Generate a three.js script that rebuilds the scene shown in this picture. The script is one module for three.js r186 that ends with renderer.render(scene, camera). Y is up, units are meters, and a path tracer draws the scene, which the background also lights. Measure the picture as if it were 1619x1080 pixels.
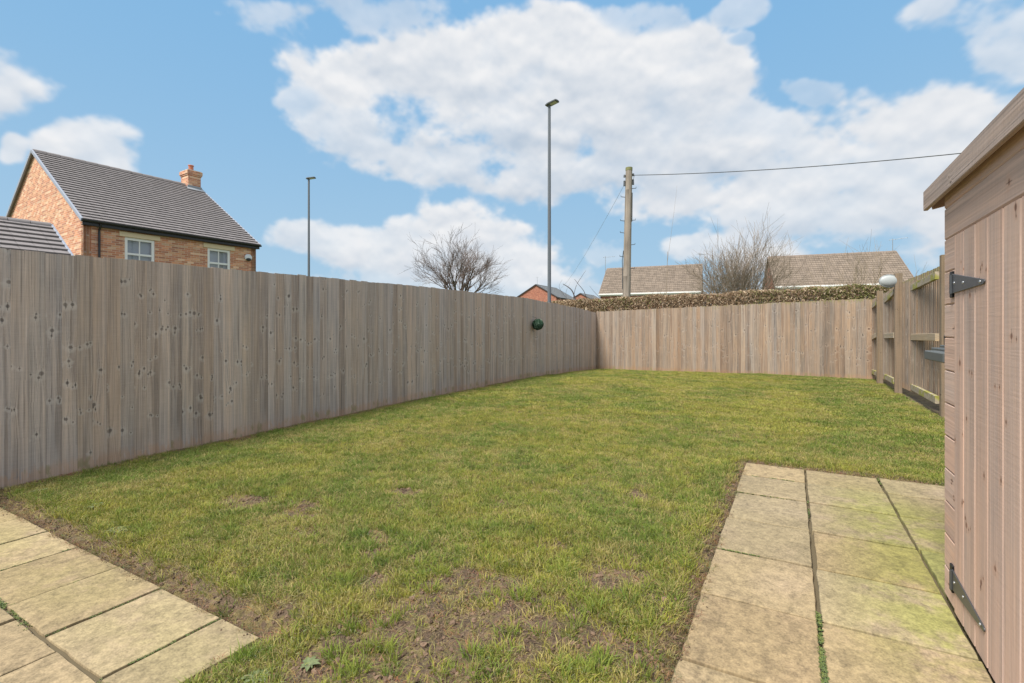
import * as THREE from 'three';
import { mergeGeometries } from 'three/addons/utils/BufferGeometryUtils.js';

// ---------------------------------------------------------------- camera, sky, sun, exposure
// World: +x = across the garden (v), -z = down the garden (u), y up. Photo pixels are 1619 x 1080.
const F = 778, CX = 809.5, CY = 521.5, EYE = 1.17, YAW = Math.atan(442.5 / 778);
const SN = Math.sin(YAW), CS = Math.cos(YAW);
const scene = new THREE.Scene();
const camera = new THREE.PerspectiveCamera(2 * Math.atan(540 / F) * 180 / Math.PI, 1619 / 1080, 0.05, 4000);
camera.position.set(0, EYE, 0);
camera.rotation.y = YAW;
camera.setViewOffset(1619, 1080, 0, 540 - CY, 1619, 1080);
camera.updateProjectionMatrix();
scene.add(camera);
const renderer = new THREE.WebGLRenderer({ antialias: true });
renderer.toneMapping = THREE.LinearToneMapping;
const EXPO = 1.55;
renderer.toneMappingExposure = EXPO;
renderer.shadowMap.enabled = true;

// noise helpers (seeded)
function rng(seed) { let s = seed >>> 0; return () => { s = (s + 0x6D2B79F5) >>> 0; let t = s; t = Math.imul(t ^ (t >>> 15), t | 1); t ^= t + Math.imul(t ^ (t >>> 7), t | 61); return ((t ^ (t >>> 14)) >>> 0) / 4294967296; }; }
const HT = new Float32Array(65536); { const r = rng(7); for (let i = 0; i < 65536; i++) HT[i] = r(); }
const h2 = (x, y) => HT[(Math.imul(x, 374761) + Math.imul(y, 668265) ^ (x >> 7) ^ Math.imul(y >> 5, 977)) & 65535];
function n2(x, y) { const xi = Math.floor(x), yi = Math.floor(y); let fx = x - xi, fy = y - yi; fx = fx * fx * (3 - 2 * fx); fy = fy * fy * (3 - 2 * fy); const a = h2(xi, yi), b = h2(xi + 1, yi), c = h2(xi, yi + 1), d = h2(xi + 1, yi + 1); return a + (b - a) * fx + (c - a) * fy + (a - b - c + d) * fx * fy; }
const h3 = (x, y, z) => HT[(Math.imul(x, 374761) + Math.imul(y, 668265) + Math.imul(z, 144667) ^ (x >> 6) ^ Math.imul(z >> 5, 1319)) & 65535];
function n3(x, y, z) { const xi = Math.floor(x), yi = Math.floor(y), zi = Math.floor(z); let fx = x - xi, fy = y - yi, fz = z - zi; fx = fx * fx * (3 - 2 * fx); fy = fy * fy * (3 - 2 * fy); fz = fz * fz * (3 - 2 * fz); const L = (a, b, t) => a + (b - a) * t; return L(L(L(h3(xi, yi, zi), h3(xi + 1, yi, zi), fx), L(h3(xi, yi + 1, zi), h3(xi + 1, yi + 1, zi), fx), fy), L(L(h3(xi, yi, zi + 1), h3(xi + 1, yi, zi + 1), fx), L(h3(xi, yi + 1, zi + 1), h3(xi + 1, yi + 1, zi + 1), fx), fy), fz); }
function fb2(x, y, o = 4) { let s = 0, a = 0.5, t = 0; for (let i = 0; i < o; i++) { s += a * n2(x, y); t += a; a *= 0.5; x = x * 2.03 + 17.1; y = y * 2.03 + 9.2; } return s / t; }
function fb3(x, y, z, o = 5) { let s = 0, a = 0.5, t = 0; for (let i = 0; i < o; i++) { s += a * n3(x, y, z); t += a; a *= 0.53; x = x * 2.07 + 11.3; y = y * 2.07 + 5.7; z = z * 2.07 + 3.1; } return s / t; }
const sm = (a, b, x) => { const t = Math.min(1, Math.max(0, (x - a) / (b - a))); return t * t * (3 - 2 * t); };
const mix = (a, b, t) => a + (b - a) * t;
const lin = (c) => { c /= 255; return c <= 0.04045 ? c / 12.92 : Math.pow((c + 0.055) / 1.055, 2.4); };
const rgb = (r, g, b) => new THREE.Color().setRGB(r, g, b);

// pixel -> world. Depth Z is measured along the lens axis, in metres.
const ray = (px, py) => { const X = (px - CX) / F; return { v: X * CS - SN, u: X * SN + CS, y: (CY - py) / F }; };
const atZ = (px, py, Z) => { const r = ray(px, py); return new THREE.Vector3(r.v * Z, EYE + r.y * Z, -r.u * Z); };
const atGround = (px, py, y0 = 0) => { const r = ray(px, py); const Z = (y0 - EYE) / r.y; return { u: r.u * Z, v: r.v * Z }; };
const P = (u, v, y = 0) => new THREE.Vector3(v, y, -u);

// ---- sky: blue air with broken cumulus, the clouds set where the photograph has them and going on all round
function makeSky() {
  const W = 2816, H = 1408, data = new Float32Array(W * H * 4);
  // px, py, rx, ry, strength, grey base
  const C = [
    [640, 118, 165, 58, 1, .15], [770, 130, 190, 75, 1, .3], [930, 118, 175, 98, 1, .35], [1060, 135, 140, 72, 1, .25], [870, 205, 240, 62, .95, .95],
    [560, 225, 85, 42, .8, .3], [690, 255, 130, 42, .85, .4], [900, 272, 230, 42, .9, .5], [1080, 285, 190, 60, 1, .3], [1240, 262, 130, 90, .95, .3],
    [1215, 196, 62, 42, .85, .2], [1475, 222, 165, 78, 1, .3], [1400, 300, 190, 62, .9, .3], [1250, 335, 180, 40, .8, .2], [1580, 290, 140, 110, 1, .3],
    [450, 32, 70, 34, .55, .1], [590, 18, 115, 36, .5, .1], [1020, 30, 55, 30, .5, .1], [1180, 22, 66, 26, .5, .1], [1580, 30, 130, 52, .7, .2], [1600, 95, 70, 42, .7, .2],
    [130, 228, 72, 46, .9, .1], [8, 232, 30, 22, .8, .1], [470, 385, 120, 34, .8, .2], [560, 392, 130, 40, .9, .25], [640, 396, 120, 44, .9, .3], [715, 372, 82, 54, 1, .15], [795, 398, 75, 58, 1, .1], [740, 430, 140, 42, .9, .3],
    [1150, 394, 74, 36, .9, .1], [1195, 388, 56, 32, .9, .1], [1082, 388, 56, 24, .8, .1], [960, 382, 36, 16, .35, .1], [500, 168, 42, 24, .55, .1], [1185, 72, 34, 10, .3, .1], [1290, 150, 40, 18, .35, .1],
    [620, 460, 260, 26, .5, .2], [1000, 465, 240, 20, .35, .2], [300, 470, 260, 24, .35, .2],
    [-120, 130, 150, 60, .9, .3], [-330, 260, 200, 90, 1, .3], [1850, 180, 220, 110, 1, .3], [2200, 300, 260, 130, 1, .3], [500, -220, 240, 90, .8, .3], [1150, -330, 320, 130, 1, .4], [60, -300, 240, 110, .8, .3], [1750, -160, 240, 90, .9, .3], [800, -700, 520, 240, 1, .4],
  ];
  const r = rng(41), R = [];
  for (let i = 0; i < 90; i++) { const el = Math.asin(0.06 + 0.94 * r()), az = (r() * 2 - 1) * Math.PI; if (Math.abs(az) < 1.05 && el < 1.0) continue; R.push([Math.cos(el) * Math.sin(az), Math.sin(el), Math.cos(el) * Math.cos(az), 0.10 + 0.16 * r(), 0.5 + 0.3 * r()]); }
  const sky = new Float32Array(3);
  for (let j = H / 2; j < H; j++) {
    const el = ((j + 0.5) / H - 0.5) * Math.PI, y = Math.sin(el), ch = Math.cos(el), t = Math.sin(el);
    const k = Math.pow(1 - t, 2.6);
    sky[0] = mix(lin(122), lin(182), k); sky[1] = mix(lin(178), lin(212), k); sky[2] = mix(lin(225), lin(231), k);
    for (let i = 0; i < W; i++) {
      const phi = ((i + 0.5) / W - 0.5) * 2 * Math.PI, x = ch * Math.cos(phi), z = ch * Math.sin(phi);
      // camera axes
      const cz = -z * CS - x * SN, cx = x * CS - z * SN;
      let S = 0, str = 0, gr = 0, wsum = 0;
      if (cz > 0.25) {
        let px = CX + F * cx / cz, py = CY - F * y / cz;
        const w1 = fb3(x * 7 + 3, y * 9, z * 7, 3) - 0.5, w2 = fb3(x * 7, y * 9 + 8, z * 7 + 5, 3) - 0.5; px += w1 * 130; py += w2 * 60;
        for (const c of C) {
          const dx = (px - c[0]) / (c[2] * 1.1), dy = (py - c[1]) / (c[3] * 1.12), q = dx * dx + dy * dy; if (q > 5) continue;
          const w = Math.exp(4 * (1 - q)); S += w; str += w * c[4]; gr += w * c[5] * sm(-0.3, 0.75, dy); wsum += w;
        }
      }
      for (const c of R) {
        const d = cx * c[0] + y * c[1] + cz * c[2]; if (d < 0.75) continue;
        const dv = y - c[1], dh2 = Math.max(0, 2 - 2 * d - dv * dv), q = dh2 / (c[3] * c[3] * 2.2) + dv * dv / (c[3] * c[3] * 0.35); if (q > 5) continue;
        const w = Math.exp(4 * (1 - q)); S += w; str += w * 0.95; gr += w * 0.35 * sm(0.3, -0.75, dv / (c[3] * 0.6)); wsum += w;
      }
      let cr = sky[0], cg = sky[1], cb = sky[2];
      if (S > 2e-3) {
        const e = Math.log(S) / 4; str /= wsum; gr /= wsum;
                const f = fb3(x * 5.5, y * 8, z * 5.5, 6), f2 = fb3(x * 15 + 4, y * 22, z * 15, 5), f3 = cz > 0.4 ? fb3(x * 60 + 2, y * 80, z * 60 + 7, 3) : 0.5;
        const val = e * 1.35 + 0.05 + (f - 0.5) * 2.7 + (f2 - 0.5) * 2.3 - (1 - str) * (0.45 + 3.6 * (0.5 - f2)) + 0.08 + (f3 - 0.5) * 0.55;
        const a = Math.min(1, sm(-0.15, 0.75, val) * str * (0.8 + 0.4 * f2));
        // self shading: compare with the density a little above
        const fu = fb3(x * 5.5, (y + 0.02) * 8, z * 5.5, 4), f2u = fb3(x * 15 + 4, (y + 0.011) * 22, z * 15, 4);
        const lit = Math.min(1, Math.max(0, 0.74 + (f - fu) * 2.6 + (f2 - f2u) * 1.0 - gr * 0.85 + 0.12 * sm(0.9, 0.1, val)));
        const wr = mix(lin(190), lin(241), lit), wg = mix(lin(203), lin(242), lit), wb = mix(lin(218), lin(244), lit);
        cr = mix(cr, wr, a); cg = mix(cg, wg, a); cb = mix(cb, wb, a);
      }
      const o = (j * W + i) * 4; data[o] = cr / EXPO; data[o + 1] = cg / EXPO; data[o + 2] = cb / EXPO; data[o + 3] = 1;
    }
  }
  for (let j = 0; j < H / 2; j++) for (let i = 0; i < W; i++) { const o = (j * W + i) * 4; data[o] = 0.2; data[o + 1] = 0.2; data[o + 2] = 0.17; data[o + 3] = 1; }
  const t = new THREE.DataTexture(data, W, H, THREE.RGBAFormat, THREE.FloatType);
  t.mapping = THREE.EquirectangularReflectionMapping; t.magFilter = THREE.LinearFilter; t.minFilter = THREE.LinearFilter; t.needsUpdate = true;
  return t;
}
const skyTex = makeSky();
scene.background = skyTex; scene.environment = skyTex;

// hazy sun, high behind the camera and to its left
const sun = new THREE.DirectionalLight(rgb(1, 0.955, 0.87), 3.9);
sun.position.set(-8, 44, 22); sun.target.position.set(0, 0, -5);
sun.castShadow = true; sun.shadow.radius = 34; sun.shadow.mapSize.set(4096, 4096);
Object.assign(sun.shadow.camera, { left: -30, right: 30, top: 40, bottom: -30, near: 1, far: 160 });
scene.add(sun, sun.target);

// ---------------------------------------------------------------- helpers
const used = {};
function numbered(name) { const n = used[name] = (used[name] ?? -1) + 1; return n ? `${name}_${String(n).padStart(3, '0')}` : name; }
function thing(name, label, category, group) { const o = new THREE.Group(); o.name = numbered(name); o.userData = { label, category }; if (group) o.userData.group = group; scene.add(o); return o; }
function mesh(name, geo, mat, parent) { const m = new THREE.Mesh(geo, mat); m.name = name; m.castShadow = m.receiveShadow = true; parent.add(m); return m; }
function std(color, roughness = 0.9, extra = {}) { return new THREE.MeshStandardMaterial({ color, roughness, ...extra }); }
function dataTex(W, H, fn, { srgb = true, repeat = true } = {}) {
  const d = new Uint8Array(W * H * 4), o = [0, 0, 0];
  const enc = (c) => { c = Math.min(1, Math.max(0, c)); return c <= 0.0031308 ? c * 12.92 : 1.055 * Math.pow(c, 1 / 2.4) - 0.055; };
  for (let j = 0; j < H; j++) for (let i = 0; i < W; i++) { fn((i + 0.5) / W, (j + 0.5) / H, o, i, j); const k = (j * W + i) * 4; for (let q = 0; q < 3; q++) d[k + q] = Math.round(255 * (srgb ? enc(o[q]) : Math.min(1, Math.max(0, o[q])))); d[k + 3] = 255; }
  const t = new THREE.DataTexture(d, W, H); if (srgb) t.colorSpace = THREE.SRGBColorSpace; t.magFilter = THREE.LinearFilter; t.minFilter = THREE.LinearMipmapLinearFilter; t.generateMipmaps = true;
  if (repeat) t.wrapS = t.wrapT = THREE.RepeatWrapping; t.needsUpdate = true; return t;
}
// flat-shaded geometry builder
class GB {
  constructor() { this.p = []; this.uv = []; }
  tri(a, b, c, ua, ub, uc) { this.p.push(...a, ...b, ...c); this.uv.push(...(ua ?? [0, 0]), ...(ub ?? [0, 0]), ...(uc ?? [0, 0])); return this; }
  quad(a, b, c, d, ua, ub, uc, ud) { this.tri(a, b, c, ua, ub, uc); this.tri(a, c, d, ua, uc, ud); return this; }
  geo() { const g = new THREE.BufferGeometry(); g.setAttribute('position', new THREE.Float32BufferAttribute(this.p, 3)); g.setAttribute('uv', new THREE.Float32BufferAttribute(this.uv, 2)); g.computeVertexNormals(); return g; }
}
// box with chamfered edges, centred; uv in metres on its dominant planes
function cbox(w, h, d, c = 0.004) {
  c = Math.min(c, w * 0.4, h * 0.4, d * 0.4);
  const g = new GB(), X = w / 2, Y = h / 2, Z = d / 2, s = [X, Y, Z];
  const pt = (sx, sy, sz, ax) => [sx * (X - (ax === 0 ? 0 : c)), sy * (Y - (ax === 1 ? 0 : c)), sz * (Z - (ax === 2 ? 0 : c))];
  const uvOf = (p, ax) => ax === 0 ? [p[2], p[1]] : ax === 1 ? [p[0], p[2]] : [p[0], p[1]];
  const face = (pts, ax) => { const n = new THREE.Vector3().subVectors(new THREE.Vector3(...pts[1]), new THREE.Vector3(...pts[0])).cross(new THREE.Vector3().subVectors(new THREE.Vector3(...pts[2]), new THREE.Vector3(...pts[0]))); const m = pts.reduce((a, p) => [a[0] + p[0], a[1] + p[1], a[2] + p[2]], [0, 0, 0]); if (n.x * m[0] + n.y * m[1] + n.z * m[2] < 0) pts.reverse(); const u = pts.map((p) => uvOf(p, ax)); if (pts.length === 4) g.quad(...pts, ...u); else g.tri(...pts, ...u); };
  for (const k of [-1, 1]) { face([pt(k, -1, -1, 0), pt(k, 1, -1, 0), pt(k, 1, 1, 0), pt(k, -1, 1, 0)], 0); face([pt(-1, k, -1, 1), pt(1, k, -1, 1), pt(1, k, 1, 1), pt(-1, k, 1, 1)], 1); face([pt(-1, -1, k, 2), pt(1, -1, k, 2), pt(1, 1, k, 2), pt(-1, 1, k, 2)], 2); }
  for (const a of [-1, 1]) for (const b of [-1, 1]) {
    face([pt(a, b, -1, 0), pt(a, b, 1, 0), pt(a, b, 1, 1), pt(a, b, -1, 1)], 0); face([pt(a, -1, b, 0), pt(a, 1, b, 0), pt(a, 1, b, 2), pt(a, -1, b, 2)], 2); face([pt(-1, a, b, 1), pt(1, a, b, 1), pt(1, a, b, 2), pt(-1, a, b, 2)], 2);
    for (const e of [-1, 1]) face([pt(a, b, e, 0), pt(a, b, e, 1), pt(a, b, e, 2)], 0);
  }
  return g.geo();
}
const moved = (g, x, y, z, ry = 0, rx = 0, rz = 0) => { const q = g.clone(); q.applyMatrix4(new THREE.Matrix4().compose(new THREE.Vector3(x, y, z), new THREE.Quaternion().setFromEuler(new THREE.Euler(rx, ry, rz, 'YXZ')), new THREE.Vector3(1, 1, 1))); return q; };
function tube(points, r0, r1, sides = 5, closed = false) { // tapered tube along points
  const g = new GB(), n = points.length, rings = [];
  for (let i = 0; i < n; i++) {
    const d = new THREE.Vector3().subVectors(points[Math.min(n - 1, i + 1)], points[Math.max(0, i - 1)]).normalize();
    const a = Math.abs(d.y) < 0.9 ? new THREE.Vector3(0, 1, 0) : new THREE.Vector3(1, 0, 0), s = new THREE.Vector3().crossVectors(d, a).normalize(), t = new THREE.Vector3().crossVectors(s, d), r = mix(r0, r1, i / (n - 1)), ring = [];
    for (let k = 0; k < sides; k++) { const q = k / sides * 2 * Math.PI; ring.push([points[i].x + r * (Math.cos(q) * s.x + Math.sin(q) * t.x), points[i].y + r * (Math.cos(q) * s.y + Math.sin(q) * t.y), points[i].z + r * (Math.cos(q) * s.z + Math.sin(q) * t.z)]); }
    rings.push(ring);
  }
  let len = 0; for (let i = 0; i + 1 < n; i++) { const l2 = len + points[i].distanceTo(points[i + 1]); for (let k = 0; k < sides; k++) { const m = (k + 1) % sides, ua = k / sides, ub = (k + 1) / sides; g.quad(rings[i][k], rings[i][m], rings[i + 1][m], rings[i + 1][k], [ua, len], [ub, len], [ub, l2], [ua, l2]); } len = l2; }
  if (closed) for (const [ring, p] of [[rings[0], points[0]], [rings[n - 1], points[n - 1]]]) for (let k = 0; k < sides; k++) g.tri(ring[k], [p.x, p.y, p.z], ring[(k + 1) % sides]);
  return g.geo();
}

// ---------------------------------------------------------------- ground shape
const pl = (tab, x) => { if (x <= tab[0][0]) return tab[0][1]; for (let i = 1; i < tab.length; i++) if (x <= tab[i][0]) { const t = (x - tab[i - 1][0]) / (tab[i][0] - tab[i - 1][0]); return mix(tab[i - 1][1], tab[i][1], t * t * (3 - 2 * t)); } return tab[tab.length - 1][1]; };
const GLEFT = [[-2, -0.03], [1.3, -0.01], [2.8, 0.016], [4.2, 0.044], [6.6, 0.08], [9.5, 0.10], [11.5, 0.06], [14.2, -0.01], [16, -0.02]];
const VL = -5.13, BACK_L = { u: 14.17, v: VL }, BACK_R = { u: 13.575, v: 1.50 };
const PR_Y = 0.06, PL_Y = -0.03;
const gBase = (u, v) => { const t = sm(VL, -0.3, v); let g = mix(pl(GLEFT, u), 0.055, t); g -= 0.055 * Math.exp(-((u - 0.9) ** 2) / 0.5 - ((v + 2.4) ** 2) / 2.2); return g; };
// patios: rectangles in (u, v)
const SR = 1.11 / 1.17, SLEFT = 1.2 / 1.17;
const PR = { v0: -0.36 * SR, v1: 1.12, u0: 0.2, u1: 4.80 * SR }, PLF = { v0: -4.95, v1: -1.755 * SLEFT, u0: -0.6, u1: 1.16 * SLEFT };
const rectD = (r, u, v) => Math.max(r.u0 - u, u - r.u1, r.v0 - v, v - r.v1); // negative inside
// bare earth: worn patches seen in the photograph (pixel centre, radii in metres, strength)
const BARE = [[720, 985, .30, .34, 1], [800, 960, .22, .25, .9], [620, 1000, .2, .22, .85], [850, 1040, .25, .25, .8], [700, 1070, .25, .5, .8], [580, 930, .16, .2, .55], [930, 940, .2, .2, .5], [680, 900, .2, .3, .55], [870, 880, .2, .25, .45], [520, 1030, .12, .15, .5],
  [380, 790, .10, .22, .7], [480, 800, .09, .18, .8], [640, 782, .1, .12, .7], [470, 815, .08, .2, .6], [220, 835, .08, .1, .7], [560, 850, .14, .26, .5], [1010, 850, .14, .14, .4], [1060, 735, .12, .12, .55], [960, 720, .1, .12, .45], [430, 985, .12, .14, .7], [900, 1005, .18, .18, .6], [1010, 790, .12, .14, .4], [760, 850, .2, .3, .4], [1290, 640, .12, .1, .3], [1150, 740, .12, .1, .4]].map(([px, py, ru, rv, s]) => ({ ...atGround(px, py, 0.02), ru, rv, s }));
function bareRaw(u, v) { let b = 0; for (const p of BARE) { const q = ((u - p.u) / p.ru) ** 2 + ((v - p.v) / p.rv) ** 2; if (q < 6) b = Math.max(b, p.s * Math.exp(-q * 0.7)); } return b; }
function edgeBare(u, v) { // strips of cut earth along the patios and fences
  const dl = rectD(PLF, u, v), dr = rectD(PR, u, v), n = n2(u * 9, v * 9) * 0.05 + n2(u * 30, v * 30) * 0.025;
  let e = 0;
  if (dl > -0.02) e = Math.max(e, sm(0.095 + n, 0.03 + n, dl));
  if (dr > -0.02) e = Math.max(e, sm(0.065 + n, 0.0 + n, dr) * 0.9);
  e = Math.max(e, sm(0.13 + n * 2, 0.03 + n, v - VL) * 0.9);
  return e;
}
function bare(u, v) { const b = bareRaw(u, v); const n = fb2(u * 5.5 + 31, v * 5.5, 3); const near = sm(5.5, 1.6, u) * sm(-4.8, -2.6, v) * sm(1.0, -0.6, v); return Math.min(1, Math.max(edgeBare(u, v), sm(0.36, 0.74, b * 0.95 + (n - 0.5) * 1.3 + near * 0.16))); }
function ground(u, v) {
  let g = gBase(u, v);
  const b = bareRaw(u, v);
  g += (fb2(u * 1.7, v * 1.7, 3) - 0.5) * 0.03 + (fb2(u * 9, v * 9 + 40, 3) - 0.5) * (0.012 + 0.035 * b) + (n2(u * 38, v * 38) - 0.5) * (0.006 + 0.014 * b);
  const dl = rectD(PLF, u, v), dr = rectD(PR, u, v);
  if (dl < 0.14) { const e = sm(0.0, 0.14, dl); g = mix(PL_Y - 0.03 + (n2(u * 40, v * 40) - 0.5) * 0.03, g + 0.01, e); if (dl < 0) g = PL_Y - 0.07; }
  if (dr < 0.12) { const e = sm(0.0, 0.12, dr); g = mix(PR_Y - 0.025 + (n2(u * 40, v * 40) - 0.5) * 0.025, g + 0.008, e); if (dr < 0) g = PR_Y - 0.07; }
  return g;
}
// ---------------------------------------------------------------- setting: ground, lawn
{
  const soil = dataTex(1024, 1024, (x, y, o) => { const n = fb2(x * 24, y * 24, 5), m = n2(x * 160, y * 160), k = n2(x * 400, y * 400); const t = 0.35 + 0.9 * n * n + 0.25 * (m - 0.5) + 0.3 * (k - 0.5); const th = sm(0.45, 0.62, fb2(x * 40 + 7, y * 40, 3)); o[0] = mix(0.15, 0.21, th) * t + 0.012; o[1] = mix(0.10, 0.165, th) * t + 0.008; o[2] = mix(0.062, 0.065, th) * t + 0.005; const s = sm(0.8, 0.9, n2(x * 300 + 50, y * 300)); o[0] += 0.12 * s; o[1] += 0.1 * s; o[2] += 0.06 * s; });
  soil.repeat.set(0.8, 0.8);
  const bump = dataTex(512, 512, (x, y, o) => { o[0] = o[1] = o[2] = fb2(x * 60, y * 60, 4); }, { srgb: false });
  bump.repeat.set(1.9, 1.9);
  const us = [], vs = []; for (let u = -3; u < 15.2; u += u < 0.3 ? 0.12 : u < 5 ? 0.022 : u < 8 ? 0.045 : 0.09) us.push(u); for (let v = -5.6; v < 2.4; v += 0.032) vs.push(v);
  const pos = [], uv = [], idx = [], n = vs.length;
  for (const u of us) for (const v of vs) { pos.push(v, ground(u, v), -u); uv.push(v, u); }
  for (let i = 0; i + 1 < us.length; i++) for (let j = 0; j + 1 < n; j++) { const a = i * n + j; idx.push(a, a + 1, a + n, a + 1, a + n + 1, a + n); }
  const g = new THREE.BufferGeometry(); g.setAttribute('position', new THREE.Float32BufferAttribute(pos, 3)); g.setAttribute('uv', new THREE.Float32BufferAttribute(uv, 2)); g.setIndex(idx); g.computeVertexNormals();
  const lawn = mesh('lawn', g, std(0xffffff, 1, { map: soil, bumpMap: bump, bumpScale: 0.012 }), scene); lawn.userData = { kind: 'structure', label: 'worn back garden lawn on brown earth' };
  const gr = new THREE.BufferGeometry(); const s = 1500; // far ground, one sheet with a hole the garden fills
  const far = new GB(); const rings = [[-3, 15.2, -5.6, 2.36], [-60, 130, -90, 90], [-s, s, -s, s]];
  for (let k = 0; k < 2; k++) { const [a0, a1, b0, b1] = rings[k], [c0, c1, d0, d1] = rings[k + 1], A = [[b0, -0.06, -a0], [b1, -0.06, -a0], [b1, -0.06, -a1], [b0, -0.06, -a1]], B = [[d0, -0.06, -c0], [d1, -0.06, -c0], [d1, -0.06, -c1], [d0, -0.06, -c1]]; for (let q = 0; q < 4; q++) { const w = (q + 1) % 4; far.quad(B[q], B[w], A[w], A[q], [B[q][0], B[q][2]], [B[w][0], B[w][2]], [A[w][0], A[w][2]], [A[q][0], A[q][2]]); } }
  const grass = dataTex(256, 256, (x, y, o) => { const n2_ = fb2(x * 12, y * 12, 4); o[0] = 0.06 + 0.07 * n2_; o[1] = 0.08 + 0.07 * n2_; o[2] = 0.025 + 0.02 * n2_; }); grass.repeat.set(0.13, 0.13);
  mesh('ground', far.geo(), std(0xffffff, 1, { map: grass }), scene).userData = { kind: 'structure', label: 'rough ground beyond the garden fences' };
}

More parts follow.
